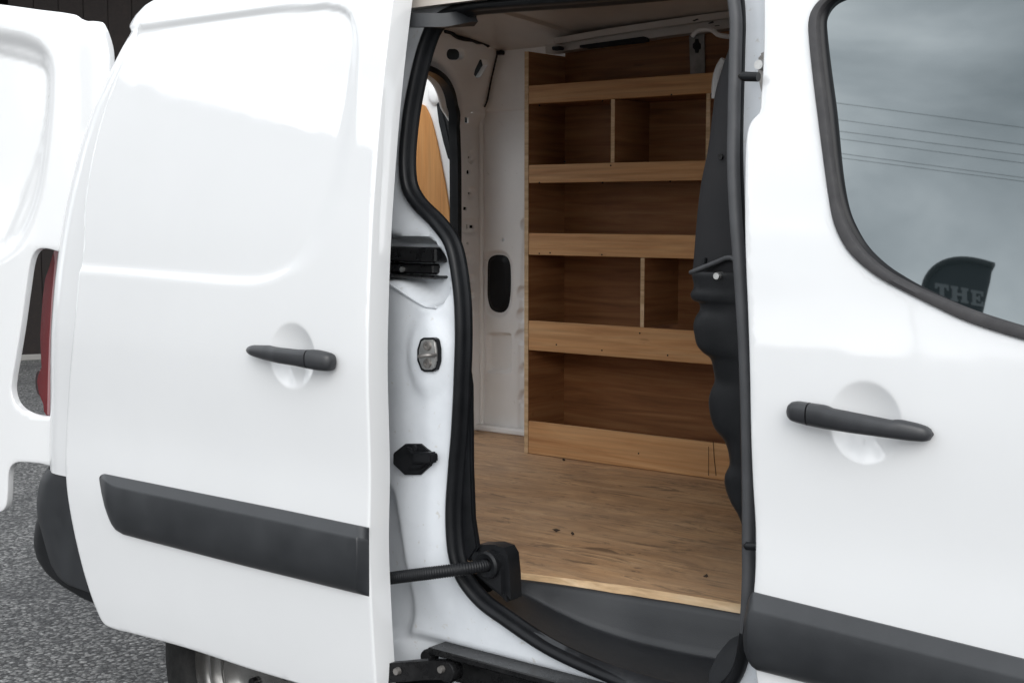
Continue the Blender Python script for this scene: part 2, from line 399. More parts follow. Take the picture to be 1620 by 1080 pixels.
pat = m.noise(1.6, 7, .65); cc = m.mix(.45, ca, cb); cc = m.mix(m.ramp(vo.outputs['Distance'], [(.45, 0.), (.8, .8)]), cc, (.014, .014, .015))
cc = m.mix(m.ramp(pat, [(.45, 0.), (.66, .6)]), cc, (.028, .028, .030)); m.base(cc); m.rough(.85)
hh = m.n('ShaderNodeMath', operation='SUBTRACT'); hh.inputs[0].default_value = 1.; m.l(vo.outputs['Distance'], hh.inputs[1]); m.bump(hh.outputs[0], 1., .012)
m = NT('skyline_wall'); v = m.noise(2, 6, .65); m.base(m.ramp(v, [(.3, (.25, .245, .235)), (.7, (.33, .325, .31))])); m.rough(.9)
m = NT('slate'); v = m.noise(3, 5); m.base(m.ramp(v, [(.3, (.05, .052, .058)), (.7, (.085, .088, .095))])); m.rough(.7)
m = NT('concrete'); v = m.noise(1.5, 6); m.base(m.ramp(v, [(.3, (.16, .155, .145)), (.7, (.24, .235, .22))])); m.rough(.9)
m = NT('cable_black'); m.base((.01, .01, .01)); m.rough(.6)
m = NT('pole_timber'); v = m.noise(6, 5); m.base(m.ramp(v, [(.3, (.06, .045, .032)), (.7, (.11, .085, .065))])); m.rough(.9)
m = NT('flag_cloth'); m.base((.018, .022, .028)); m.rough(.85)
m = NT('flag_sleeve'); m.base((.004, .005, .007)); m.rough(.7)
m = NT('flag_print'); m.base((.24, .25, .26)); m.rough(.85)
m = NT('leaf_dry'); v = m.noise(300, 3); m.base(m.ramp(v, [(.3, (.015, .010, .007)), (.7, (.05, .034, .022))])); m.rough(.9)

# ------------------------------------------------------------------ ground
g = 60.0
ground = link('asphalt_ground', [(-g, -g, 0), (g, -g, 0), (g, g, 0), (-g, g, 0)], [(0, 1, 2, 3)], 'asphalt', None, 0)
ground['kind'] = 'structure'; ground['label'] = 'coarse grey asphalt yard under and behind the van'

# ------------------------------------------------------------------ van: shared body surface
VAN = empty('panel_van', (-1.6, 2.5, 0), 'white panel van with its side door slid open and rear doors open', 'van')
_zt = np.array([.30, .40, .46, .587, .667, .73, .80, .90, 1.0, 1.115, 1.224, 1.32, 1.408, 1.48, 1.61, 1.70, 1.78, 1.90])
_pt = np.array([.035, .018, .013, .006, .001, .001, .007, .004, .001, .006, .013, .0235, .034, .0445, .0675, .088, .115, .18])
_zf = np.linspace(.2, 2.0, 721); _pf = np.interp(_zf, _zt, _pt)
_k = np.exp(-.5 * (np.arange(-48, 49) / 16.) ** 2); _k /= _k.sum(); _pf = np.convolve(np.pad(_pf, 48, mode='edge'), _k, mode='valid')
def prof(z): return np.interp(z, _zf, _pf)
YB, YS = 1.72, 1.645                                # body side plane, opened sliding door plane
def s_body(x, z): return YB + prof(z)
def s_slide0(x, z): return YS + prof(z)
def s_jamb0(x, z): return 1.785 + .75 * prof(z)

# ------------------------------------------------------------------ sliding door
door_front = [(620, 0), (606, 125), (599, 194), (594, 278), (587, 369), (583, 473), (581, 576), (582, 610), (584, 669), (587, 772), (584, 832), (583, 891), (588, 962), (593, 1075)]
df = [(-1.645, z) for z in (1.74, 1.6, 1.45, 1.3, 1.1, .9, .7, .55, .44)] + [(-1.65, .415), (-1.668, .403)]
rear = [(163, 986), (150, 960), (133, 910), (118, 850), (107, 790), (103, 745), (104, 680), (109, 600), (116, 520), (124, 430), (128, 380), (129, 330), (137, 270), (147, 222), (162, 168), (183, 114), (212, 53), (228, 22), (255, -14)]
rz = xz(rear, s_slide0)
bot = xz([(600, 1118), (460, 1078), (400, 1060), (290, 1024), (200, 1000)], s_slide0)
ol = spline(df, .012)[:-1] + spline(bot[1:] , .012)[:-1] + spline([bot[-1], xz([(183, 996)], s_slide0)[0]] + rz + [(-2.12, 1.735)], .012)[:-1] + dense([(-2.12, 1.735), (-1.645, 1.74)], .015, False)[:-1]
recess = spline(xz([(100, 58), (219, 46), (330, 30), (430, 17), (505, 11), (533, 13), (549, 22), (557, 38), (560, 60), (557, 120), (550, 190), (540, 250), (522, 320), (500, 375), (472, 412), (440, 433), (405, 443), (360, 443), (300, 438), (125, 424), (60, 420)], s_slide0), .012, True)
dish_c = hit(462, 563, s_slide0); 
def dish(x, z, c, rx, rz_, dep):
    f = 1 - ((x - c[0]) / rx) ** 2 - ((z - c[2]) / rz_) ** 2; return dep * .5 * (f + np.sqrt(f * f + .006))
def s_slide(x, z):
    x = np.asarray(x, float); z = np.asarray(z, float); d = sdf(x, z, recess)
    wv = .0022 + .008 * sstep(1.5, 1.2, z) + .020 * sstep(-1.86, -1.78, x) * sstep(1.60, 1.50, z)
    y = s_slide0(x, z) + .0058 * (1 - sstep(-1., 1., d / wv))
    y = y + dish(x, z, dish_c, .058, .058, .013)
    return y
SD = panel('sliding_door', ol, ymap(s_slide), 'paint_white', VAN, sp=.0068, rim=.048, edge=.0035, back=True, smooth=55, refine=[(dish_c[0], dish_c[2], .058, .058)])
SD['label'] = 'white side door slid back along the van'

def handle(parent, xs, top, bot_, outs, th, cap, surf0):
    """pull handle: loft of rounded sections; cap = pixel range of the separate key cap"""
    tx, ty = zip(*top); bx_, by = zip(*bot_)
    def sec(px):
        i = np.interp(px, xs, range(len(xs))); o = np.interp(px, xs, outs); t = np.interp(px, xs, th)
        sf = lambda x, z: surf0(x, z) - o
        a = hit(px, np.interp(px, tx, ty), sf); b = hit(px, np.interp(px, bx_, by), sf)
        c = (a + b) / 2; h = np.linalg.norm(a - b) / 2; r = []
        for k in range(20):
            q = 2 * math.pi * k / 20; cq, sq = math.cos(q), math.sin(q)
            r.append((c[0], c[1] - t * math.copysign(abs(sq) ** .8, sq), c[2] + h * math.copysign(abs(cq) ** .75, cq)))
        return r
    x0, x1 = xs[0], xs[-1]
    def run(a, b, n): return [sec(a + (b - a) * (k / n)) for k in range(n + 1)]
    lo, hi = cap
    if lo == x0:
        loft('handle_cap', run(lo, hi - 1.2, 14), 'plastic_handle', parent, smooth=60); loft('door_handle', run(hi + 1.2, x1, 40), 'plastic_handle', parent, smooth=60)
    else:
        loft('handle_cap', run(lo + 1, hi, 14), 'plastic_handle', parent, smooth=60); loft('door_handle', run(x0, lo - 1, 40), 'plastic_handle', parent, smooth=60)
handle(SD, [393, 396, 402, 424, 440, 470, 489, 505, 520, 525, 528],
       [(393, 551), (396, 547), (402, 545.5), (424, 546), (432, 548), (442, 549.5), (470, 552.5), (486, 553), (494, 552.5), (502, 553), (515, 556), (524, 559), (527, 562), (528, 568)],
       [(393, 556), (396, 560), (402, 563), (420, 569), (445, 575), (470, 579), (489, 583), (505, 586), (518, 587), (524, 586.5), (527, 583), (528, 576)],
       [.010, .012, .016, .024, .030, .032, .030, .022, .016, .014, .013], [.006, .009, .012, .013, .012, .012, .012, .014, .013, .011, .006], (489, 528), s_slide0)
def strip(parent, top, bot_, facet, out_, surf0, taper0, taper1, mat='plastic_trim'):
    """rub strip: sections along its length; a sloping top facet, a slightly domed face, chamfered ends"""
    tx, ty = zip(*top); bx_, by = zip(*bot_); x0, x1 = tx[0], tx[-1]; rows = []
    P = sorted(set(list(np.linspace(x0, x0 + 45, 24)) + list(np.linspace(x0 + 45, x1 - 30, 30)) + list(np.linspace(x1 - 30, x1, 20))))
    for px in P:
        k = min(1., (px - x0) / taper0 if taper0 else 1.); k = math.sin(k * math.pi / 2) if taper0 else 1.
        if taper1: k *= min(1., (x1 - px) / taper1)
        k = max(k, .04); o = out_ * k
        a, b = np.interp(px, tx, ty), np.interp(px, bx_, by); h = b - a; r = []
        for f, d in ((0, -.004), (0, .002), (.012, .006), (facet - .02, .95), (facet, 1.0), (facet + .03, 1.03), (.45, 1.08), (.65, 1.04), (.80, .92), (.92, .70), (.98, .45), (1.0, .1), (1.0, -.004)):
            dd = d * o if d > .01 else d
            r.append(tuple(hit(px, a + h * f, lambda x, z: surf0(x, z) - dd)))
        rows.append(r)
    return loft('rub_strip', rows, mat, parent, caps=False, closed=False, smooth=28)
strip(SD, [(157, 755), (158.5, 752), (162, 749.5), (166, 749), (300, 776), (440, 804), (584, 834)],
          [(157, 759), (160, 778), (165, 800), (170, 815), (176, 829), (183, 838), (195, 845), (240, 857), (380, 893), (584, 943)], .20, .020, s_slide0, 12, 20)

# ------------------------------------------------------------------ front door
fd = xz([(1207, -45), (1207, 60), (1205, 120), (1202, 155), (1200, 178), (1191, 187), (1183, 200), (1179, 222), (1177, 300), (1178, 400), (1182, 500), (1185, 600), (1187, 700), (1190, 770), (1194, 841), (1193, 911), (1191, 936), (1189, 1000), (1194, 1060), (1202, 1120)], s_body)
ol = [(-.33, 1.66)] + [tuple(p) for p in dense([(-.33, 1.66), fd[0]], .015, False)[1:-1]] + spline(fd, .01) + [(fd[-1][0] + .03, .47)] + dense([(-.9, .46), (-.33, .46)], .02, False)
ol = ol + dense([(-.33, .46), (-.33, 1.66)], .02, False)[1:-1]
win_out = [(1480, -70), (1400, -45), (1340, -22), (1308, -6), (1295, 4), (1284, 20), (1280, 38), (1281, 60), (1286, 110), (1297, 200), (1312, 310), (1317, 340), (1325, 366), (1345, 400), (1385, 435), (1430, 460), (1470, 480), (1530, 508), (1620, 537), (1680, 553)]
win_in = [(1480, -45), (1400, -24), (1345, -8), (1322, 0), (1310, 12), (1303, 30), (1303, 50), (1308, 105), (1317, 175), (1329, 280), (1338, 325), (1347, 350), (1370, 388), (1405, 420), (1440, 441), (1470, 455), (1540, 482), (1620, 507), (1680, 523)]
wo = xz(win_out, s_body); wi = xz(win_in, s_body)
XF = -.44
wo_loop = spline([(XF, 1.61)] + wo + [(XF, wo[-1][1] - .01)], .01); wo_loop += dense([wo_loop[-1], wo_loop[0]], .02, False)[1:-1]
dish_f = hit(1368, 668, s_body)
def s_front(x, z):
    return s_body(x, z) + dish(np.asarray(x, float), np.asarray(z, float), dish_f, .052, .055, .012)
FD = panel('front_door', ol, ymap(s_front), 'paint_white', VAN, holes=[wo_loop], sp=.0085, rim=.05, edge=.004, smooth=55, rims=[.05, .03], refine=[(dish_f[0], dish_f[2], .052, .055)])
FD['label'] = 'white closed front door with dark window'
handle(FD, [1247, 1250, 1256, 1281, 1305, 1330, 1370, 1410, 1440, 1462, 1471, 1475],
       [(1247, 646), (1249, 639), (1254, 635), (1262, 634), (1281, 637), (1303, 640), (1309, 642), (1314, 645), (1340, 650), (1370, 656), (1410, 664), (1418, 663), (1426, 663.5), (1450, 669), (1465, 674), (1472, 679), (1475, 685)],
       [(1247, 654), (1249, 660), (1254, 665), (1262, 668), (1281, 673), (1305, 678), (1350, 685), (1380, 689), (1410, 693), (1440, 697), (1462, 698.5), (1470, 697), (1475, 690)],
       [.012, .014, .017, .022, .028, .032, .033, .028, .020, .014, .011, .009], [.006, .010, .013, .014, .013, .012, .011, .011, .011, .010, .008, .005], (1247, 1281), s_body)
strip(FD, [(1175, 1000), (1177, 980), (1181, 958), (1186, 942), (1191, 935), (1620, 1041), (1760, 1076)],
          [(1175, 1006), (1176, 1025), (1181, 1040), (1188, 1052), (1196, 1059), (1400, 1112), (1620, 1172), (1760, 1210)], .24, .022, s_body, 8, 0)
wi_pts = [(XF + .012, 1.595)] + wi + [(XF + .012, wi[-1][1] - .008)]
gp = []
cl = spline([tuple((np.array(a) + np.array(b)) / 2) for a, b in zip(wo, wi)], .008)
# gasket: ring between the outer and inner outlines, raised in the middle
def ring_strip(name, A, B, surf, mat, parent, prf, n=200):
    def res(L):
        L = np.asarray(L); s = np.r_[0, np.cumsum(np.linalg.norm(np.diff(L, axis=0), axis=1))]; t = np.linspace(0, s[-1], n)
        return np.stack([np.interp(t, s, L[:, 0]), np.interp(t, s, L[:, 1])], 1)
    a, b = res(A), res(B); rows = []
    for f, d in prf:
        q = a + (b - a) * f; rows.append(np.stack([q[:, 0], surf(q[:, 0], q[:, 1]) + d, q[:, 1]], 1))
    return loft(name, rows, mat, parent, caps=False, closed=False, smooth=35)
ring_strip('window_seal', spline([(XF, 1.61)] + wo + [(XF, wo[-1][1] - .01)], .01), spline(wi_pts, .01), s_body, 'gasket', FD, ((-.05, .012), (0, -.002), (.08, -.006), (.35, -.0078), (.62, -.0065), (.72, -.003), (.74, .006)))
ring_strip('pane_seal', spline([(XF, 1.61)] + wo + [(XF, wo[-1][1] - .01)], .01), spline(wi_pts, .01), s_body, 'rubber', FD, ((.70, .002), (.78, .003), (.92, .005), (1.0, .008), (1.1, .018)))
# flat pane set back in the seal
pb = hit(1342, 340, s_body); pt_ = hit(1310, 12, s_body)
tilt = (pt_[1] - pb[1]) / (pt_[2] - pb[2])
G0 = np.array([pb[0], pb[1] + .009, pb[2]]); GN = np.array([0, -1., tilt]); GN /= np.linalg.norm(GN)
def s_glass(x, z): return G0[1] + tilt * (z - G0[2]) + 0 * x
gl_loop = spline(wi_pts, .015); gl_loop += dense([gl_loop[-1], gl_loop[0]], .03, False)[1:-1]
panel('window_pane', offset(gl_loop, -.006), ymap(s_glass), 'glass', FD, sp=.05, rim=.004, edge=0, smooth=20, back=True)

# ------------------------------------------------------------------ body side round the door opening
seal_px = [(1166, -2), (1169, 30), (1168, 90), (1165, 250), (1170, 380), (1176, 480), (1180, 600), (1183, 720), (1184, 840), (1184, 930), (1180, 1000), (1166, 1062), (1130, 1100), (1080, 1102), (1030, 1090), (990, 1076), (950, 1060), (900, 1038), (860, 1017), (802, 978), (763, 949), (734, 912), (723, 880), (719, 850), (718, 800), (722, 740), (727, 680), (731, 600), (733, 520), (729, 450), (716, 386), (694, 354), (661, 320), (648, 296), (644, 260), (648, 200), (658, 139), (675, 72), (688, 42), (708, 25), (744, 14), (788, 9), (840, 5), (940, -2), (1050, -12), (1130, -22), (1158, -18)]
seal_xz = spline(xz(seal_px, s_jamb0), .012, True)
rail_rec = spline(xz([(560, 374), (640, 373), (676, 375), (694, 388), (706, 412), (711, 440), (709, 466), (700, 482), (688, 487), (668, 478), (645, 460), (628, 449), (600, 447), (560, 447)], s_jamb0), .012, True)
xc = hit(688, 650, s_jamb0)[0]; xl = hit(645, 650, s_jamb0)[0]
shade_dip = spline(xz([(590, 765), (622, 775), (634, 815), (646, 880), (655, 940), (652, 985), (640, 1010), (590, 1000)], s_jamb0), .012, True)  # sliding door's shadow on the frame, put into the shape as a dip
lat = hit(676, 560, s_jamb0)
def s_jamb(x, z):
    x = np.asarray(x, float); z = np.asarray(z, float); y = s_jamb0(x, z)
    side = sstep(1.3, 1.0, z) * sstep(.52, .64, z) * sstep(-1.3, -1.42, x)
    u = x - xc; y = y + side * np.minimum(-.017 + .42 * .5 * (u + np.sqrt(u * u + .00006)), .0)
    u = xl - x; y = y + side * .30 * .5 * (u + np.sqrt(u * u + .0008))
    y = y + .045 * (1 - sstep(-.014, .002, sdf(x, z, rail_rec))) * sstep(-2.1, -1.95, x)
    y = y + .020 * (1 - sstep(-.020, .006, sdf(x, z, shade_dip)))
    r = np.sqrt(((x - lat[0] - .012) / .052) ** 2 + ((z - lat[2]) / .085) ** 2)
    y = y - .006 * (1 - sstep(.55, 1.0, r)) * sstep(-1.9, -1.7, x)
    y = y + .018 * sstep(.506, .490, z) * sstep(-1.75, -1.62, x)     # the sill steps in above the lower track
    return y
olj = [(-2.0, 1.76), (-2.0, .42), (-.62, .42), (-.62, 1.76)]
BS = panel('body_side', dense(olj, .02), ymap(s_jamb), 'paint_shaded', VAN, holes=[seal_xz], sp=.0085, rim=.02, edge=.003, rims=[.02, .012], smooth=55)
BS['label'] = 'white painted door frame of the open side door'
def path3(pts2, surf, dy): P = np.asarray(pts2); return np.stack([P[:, 0], surf(P[:, 0], P[:, 1]) + dy, P[:, 1]], 1)
sl = offset(seal_xz, .001)
sec = [(-.011, .006), (-.013, -.001), (-.0125, -.007), (-.010, -.0125), (-.005, -.0155), (.000, -.015), (.004, -.011), (.0058, -.005), (.0065, .001), (.010, .004), (.0112, .008), (.010, .012), (-.008, .012)]
P_ = np.asarray(sl); area = np.sum(P_[:, 0] * np.roll(P_[:, 1], -1) - np.roll(P_[:, 0], -1) * P_[:, 1])
def seal_mesh(name, loop, section, surf, mat):
    a, b = np.asarray(loop), np.asarray(offset(loop, .01)); n = b - a; n /= np.maximum(np.linalg.norm(n, axis=1)[:, None], 1e-9)
    rings = []
    for u, v in section:
        q = a + n * u; rings.append(np.stack([q[:, 0], s_jamb0(a[:, 0], a[:, 1]) + v, q[:, 1]], 1))
    rings.append(rings[0]); return loft(name, rings, mat, VAN, caps=False, closed=True, smooth=60)
ds = seal_mesh('door_seal', sl, sec, s_jamb0, 'rubber'); ds['label'] = 'black rubber seal round the side door opening'
# grey facing strip on the pillar side of the seal
fp = [hit(a, b, lambda x, z: s_jamb0(x, z) - .026) for a, b in [(1158, -12), (1163, 30), (1162, 90), (1160, 180), (1159, 252), (1162, 330), (1168, 410), (1174, 500), (1179, 600), (1182, 720), (1183, 840), (1182, 930), (1178, 1000)]]
fp = spline([tuple(p) for p in fp], .015)
sweep('pillar_strip', fp, [(.0075, .008), (.0085, 0), (.006, -.006), (0, -.008), (-.006, -.006), (-.0085, 0), (-.0075, .008)], 'rubber_grey', VAN, ref=(0, 1, 0))

px_prism('pillar_trim', [(729, 540), (738, 565), (744, 610), (745, 740), (748, 820), (755, 866), (740, 890), (722, 850), (722, 780), (724, 700)], 1.797, .012, 'rubber', VAN, .003)
# ------------------------------------------------------------------ track, arms, striker on the frame
def rail_box(name, x0, x1, r0, r1, y0, y1, mat='black_metal', xr=None):
    a = onY(x1, r0, y0); b = onY(x1, r1, y0)
    return box(name, (x0, y0, b[2]), (a[0], y1, a[2]), mat, VAN, .003, 30)
rail_box('guide_rail', -1.95, 689, 392, 416, 1.800, 1.845)
rail_box('guide_rail', -1.95, 685, 418, 434, 1.812, 1.845)
rail_box('guide_rail', -1.95, 689, 437, 442, 1.795, 1.845)
p = hit(637, 426, lambda x, z: 1.811); lathe('bolt', [(0, -.003), (.005, -.003), (.005, .004)], 'zinc', VAN, p, n=12)
wire = [hit(a, b, lambda x, z: s_jamb(x, z) - .003) for a, b in [(600, 444), (616, 449), (630, 458), (648, 470), (665, 480), (676, 485), (690, 486)]]
sweep('wire', spline([tuple(q) for q in wire], .006), circ(.0022, 6), 'paint_shaded', VAN)
# striker plate
sj = lambda x, z: s_jamb(x, z) - .001
spx = [(664, 537), (669, 534), (684, 534), (689, 537), (692, 552), (692, 572), (688, 585), (683, 588), (670, 588), (665, 585), (659, 570), (659, 553)]
sy = float(hit(676, 561, sj)[1])
px_prism('striker_gasket', spx, sy - .004, .012, 'rubber', VAN, .0015)
cxs, cys = 676, 561
px_prism('striker_plate', [(cxs + (a - cxs) * .84, cys + (b - cys) * .88) for a, b in spx], sy - .007, .008, 'zinc', VAN, .0015)
for bx_, by in ((676, 547), (676, 575)):
    lathe('bolt', [(0, -.001), (.003, -.001), (.0035, -.003), (.0075, -.003), (.0085, 0), (.0085, .004)], 'dull_steel', VAN, onY(bx_, by, sy - .008), n=16)
a0, a1 = onY(671, 562, sy - .006), onY(689, 561, sy - .006)
sweep('striker_bar', spline([tuple(a0), (a0[0] + .002, a0[1] - .012, a0[2]), (a0[0] + .007, a0[1] - .018, a0[2]), (a1[0] - .005, a1[1] - .018, a1[2]), (a1[0], a1[1] - .012, a1[2]), tuple(a1)], .003), circ(.0036, 10), 'dull_steel', VAN, ref=(0, 0, 1))
# octagonal stop
oy = float(hit(650, 727, sj)[1])
octo = [(640, 702), (664, 702), (680, 716), (680, 736), (664, 751), (639, 751), (621, 734), (621, 717)]
px_prism('door_stop', octo, oy - .006, .012, 'plastic_black', VAN, .002)
px_prism('stop_hook', [(652, 716), (680, 716), (682, 722), (682, 733), (652, 733)], oy - .022, .020, 'plastic_black', VAN, .003)
px_prism('stop_hook', [(641, 706), (660, 716), (660, 720), (650, 720)], oy - .014, .010, 'plastic_black', VAN, .002)
px_prism('stop_hook', [(652, 733), (680, 731), (660, 742), (643, 742)], oy - .013, .009, 'plastic_black', VAN, .002)
lathe('bolt', [(0, -.003), (.006, -.003), (.0065, .004)], 'plastic_black', VAN, onY(657, 709, oy - .007), n=12)
# lower track and roller arm
lr = [onY(a, b, 1.775) for a, b in [(690, 1022), (860, 1059)]]
zt = float(np.mean([q[2] for q in lr])); xs0 = float(lr[0][0])
box('lower_track', (xs0, 1.752, zt - .012), (-.70, 1.83, zt), 'black_metal', VAN, .002, 30)
box('lower_track', (xs0, 1.800, zt - .070), (-.70, 1.83, zt - .013), 'black_metal', VAN, .002, 30)
box('lower_track', (xs0 + .05, 1.750, zt - .082), (-.70, 1.83, zt - .071), 'black_metal', VAN, .002, 30)
edge_ = onY(690, 1022, 1.752)
arm = [onY(a, b, y) for a, b, y in [(600, 1065, 1.69), (625, 1062, 1.70), (650, 1060, 1.715), (672, 1058, 1.735), (700, 1058, 1.752), (722, 1060, 1.768)]]
sweep('roller_arm', spline([tuple(q) for q in arm], .01), [(-.017, -.006), (.017, -.006), (.017, .006), (-.017, .006)], 'black_metal', VAN, ref=(0, 1, 0), smooth=30)
q = onY(712, 1060, 1.76); lathe('roller', [(0, -.012), (.018, -.012), (.020, -.008), (.020, .012), (0, .012)], 'black_metal', VAN, q, n=18)
q = onY(678, 1038, 1.765); lathe('roller', [(0, -.008), (.012, -.008), (.014, -.004), (.014, .012), (0, .012)], 'black_metal', VAN, q, n=18)
for a, b in ((628, 1061), (698, 1058)): lathe('bolt', [(0, -.004), (.006, -.004), (.007, .004)], 'dull_steel', VAN, onY(a, b, 1.695 if a < 650 else 1.745), n=10)
# upper roller arm
ua = [onY(a, b, y) for a, b, y in [(600, 33, 1.76), (640, 33, 1.775), (680, 33, 1.79), (705, 33.5, 1.81), (725, 32, 1.83), (748, 31, 1.86)]]
sweep('upper_arm', spline([tuple(q) for q in ua], .01), [(-.0115, -.010), (.0115, -.010), (.0115, .004), (-.0115, .004)], 'plastic_trim', VAN, ref=(0, 1, 0), smooth=30, scale=None)
q = onY(745, 30, 1.865)
sweep('upper_roller', [(q[0], q[1], q[2] - .006), (q[0], q[1], q[2] + .022)], circ(.010, 14), 'black_metal', VAN, ref=(0, 1, 0))
# conduit and its guide
cpth = [onY(a, b, y) for a, b, y in [(560, 921, 1.700), (600, 916.5, 1.712), (640, 911, 1.718), (680, 906, 1.725), (720, 901, 1.745), (755, 896, 1.775), (778, 892, 1.805), (800, 889, 1.84)]]
cps = spline([tuple(q) for q in cpth], .0011)
sweep('wiring_conduit', cps, circ(.0108, 14), 'plastic_black', VAN, ref=(0, 0, 1), scale=[1 + .045 * math.copysign(1, math.sin(2 * math.pi * k / 4 + .3)) for k in range(len(cps))], smooth=60)
cg = [(738, 882), (741, 869), (748, 863), (775, 863), (790, 868), (797, 880), (800, 910), (801, 940), (802, 961), (788, 946), (768, 930), (748, 912)]
CG = px_prism('conduit_guide', cg, 1.795, .052, 'plastic_black', VAN, .011)
q = onY(771, 893, 1.790)
lathe('guide_collar', [(.0115, -.003), (.020, -.006), (.024, -.003), (.024, .01)], 'plastic_black', VAN, q, n=28)

# ------------------------------------------------------------------ moulded step and plywood floor
ZF = .605
rows = []
L0 = [(790, 912), (822, 916), (870, 922), (930, 931), (1000, 942), (1060, 951), (1120, 961), (1178, 971), (1240, 982)]
L1 = [(785, 930), (822, 938), (870, 962), (930, 990), (1000, 1014), (1060, 1029), (1120, 1041), (1178, 1051), (1240, 1061)]
L2 = [(762, 932), (802, 966), (860, 1003), (910, 1030), (960, 1050), (1010, 1066), (1060, 1080), (1120, 1092), (1240, 1100)]
def res3(L, n=60):
    L = np.asarray(spline(L, .01)); s = np.r_[0, np.cumsum(np.linalg.norm(np.diff(L, axis=0), axis=1))]; t = np.linspace(0, s[-1], n)
    return np.stack([np.interp(t, s, L[:, k]) for k in range(3)], 1)
y0 = np.interp([p[0] for p in L0], [822, 1000, 1178], [float(onZ(a, b, ZF)[1]) - .002 for a, b in ((822, 905), (1000, 927), (1178, 956))])
R0 = res3([tuple(onY(a, b, y)) for (a, b), y in zip(L0, y0)])
R1 = res3([tuple(onY(a, b, y - .014)) for (a, b), y in zip(L1, y0)])
R2 = res3([tuple(onY(a, b, 1.800)) for a, b in L2])
rr = [R0 + [0, .03, .0], R0 + [0, .003, 0], R0 * .97 + R1 * .03 + [0, -.002, 0], R0 * .85 + R1 * .15 + [0, -.004, 0], R0 * .55 + R1 * .45 + [0, -.005, 0], R0 * .25 + R1 * .75 + [0, -.006, 0], R0 * .10 + R1 * .90 + [0, -.008, 0], R1 * .97 + R2 * .03 + [0, -.006, .003], R1 * .90 + R2 * .10 + [0, -.004, .001], R1 * .80 + R2 * .20 + [0, 0, -.002], R1 * .6 + R2 * .4 + [0, 0, -.005], R1 * .35 + R2 * .65 + [0, 0, -.006], R1 * .12 + R2 * .88 + [0, 0, -.003], R2 + [0, -.003, .003], R2 + [0, -.02, -.01]]
loft('step_moulding', rr, 'plastic_step', VAN, caps=False, closed=False, smooth=60)
lump = [(1113, 1095), (1116, 1065), (1128, 1038), (1148, 1014), (1162, 1007), (1176, 1010), (1184, 1040), (1178, 1080), (1160, 1100)]
px_prism('step_end_cap', lump, 1.80, .07, 'plastic_step', VAN, .012)
fe = [onZ(a, b, ZF) for a, b in ((822, 905), (1000, 927), (1178, 956))]
fl = [(-1.66, 1.93)] + [(float(q[0]), float(q[1])) for q in fe] + [(-.98, float(fe[2][1]) + .02), (-.98, 3.17), (-2.74, 3.17), (-2.74, 1.93)]
n = len(fl); V = [(x, y, ZF) for x, y in fl] + [(x, y, ZF - .016) for x, y in fl]
link('floor_panel', V, [tuple(range(n)), tuple(range(2 * n - 1, n - 1, -1))] + [(i, i + n, (i + 1) % n + n, (i + 1) % n) for i in range(n)], None, VAN, 0, mats=['floor_ply', 'edge_ply'], fmat=[0, 0] + [1] * n)['label'] = 'worn plywood load floor'
box('underbody', (-2.72, 2.06, .30), (-.3, 3.28, ZF - .018), 'hole_dark', VAN, .0)

# ------------------------------------------------------------------ quarter panel, rear corner, lamp, bumper, wheel
def corner(name, sil, z0, z1, nz_, yofs, xfront, mat, r=.12, back=.10, dz=None):
    """body side rolling round the rear corner; sil = silhouette in the photo"""
    S = sorted([(lambda q: (q[2], q[0]))(hit(a, b, lambda x, z: YB + prof(z) + yofs + .16 * r)) for a, b in sil])
    zz, xx = [q[0] for q in S], [q[1] for q in S]; rows = []
    for z in (dz if dz is not None else np.linspace(z0, z1, nz_)):
        xr = float(np.interp(z, zz, xx)) - .46 * r; y = YB + float(prof(z)) + yofs; row = [(xfront, y + .02, z)]
        for k in range(7): row.append((xfront + (xr + r - xfront) * (k / 6.) ** .9, y, z))
        for k in range(1, 15):
            t = rad(90 * k / 14); row.append((xr + r - r * math.sin(t), y + r - r * math.cos(t), z))
        row.append((xr, y + r + back * .5, z)); row.append((xr + .01, y + r + back, z)); rows.append(row)
    return loft(name, rows, mat, VAN, caps=False, closed=False, smooth=60)
sil = [(79, 742), (79, 660), (79.5, 600), (80, 540), (82, 500), (86, 450), (92, 400), (100, 352), (108, 310), (118, 268), (128, 230), (139, 196), (150, 165), (163, 137), (178, 106), (193, 76), (208, 50), (204, 41), (213, 26), (228, 10), (245, 0), (270, -14), (330, -30)]
QP = corner('quarter_panel', sil, .683, 1.70, 180, 0, -1.80, 'paint_white')
QP['label'] = 'white rear quarter panel beside the tail lamp'
lens = [(83, 398), (98, 399), (92, 440), (88, 480), (86, 540), (86, 663), (72, 658), (68, 652), (67, 640), (60, 622), (57, 603), (59, 592), (64, 580), (63, 560), (62, 530), (66, 470), (70, 440), (77, 420), (79, 412)]
TLX = -2.835
TL = px_prism('tail_lamp', lens, 1.845, .05, 'red_lens', VAN, .004); TL['label'] = 'red tail lamp in the gap beside the open rear door'
px_prism('lamp_edge', [(84, 396), (94, 397), (86, 470), (81, 540), (79, 600), (78, 657), (74, 657), (75, 600), (77, 540), (81, 470), (86, 415)], 1.835, .012, 'clear_edge', TL, .002)
q = onY(64, 606, 1.848); loft('lamp_socket', [[(q[0] + .022 * math.cos(t) * k, q[1] - .002 + .008 * j, q[2] + .036 * math.sin(t) * k) for t in np.linspace(0, 2 * math.pi, 20, endpoint=False)] for j, k in enumerate((.85, 1, 1))], 'red_deep', TL)
bsil = [(79, 738), (72, 745), (64, 758), (60, 775), (58, 795), (59, 815), (64, 838), (70, 862), (78, 888), (90, 908), (105, 920), (150, 934)]
BU = corner('bumper', bsil, .425, .686, 50, .004, -2.30, 'plastic_trim', r=.13, back=.5); BU['label'] = 'dark grey plastic rear bumper corner'
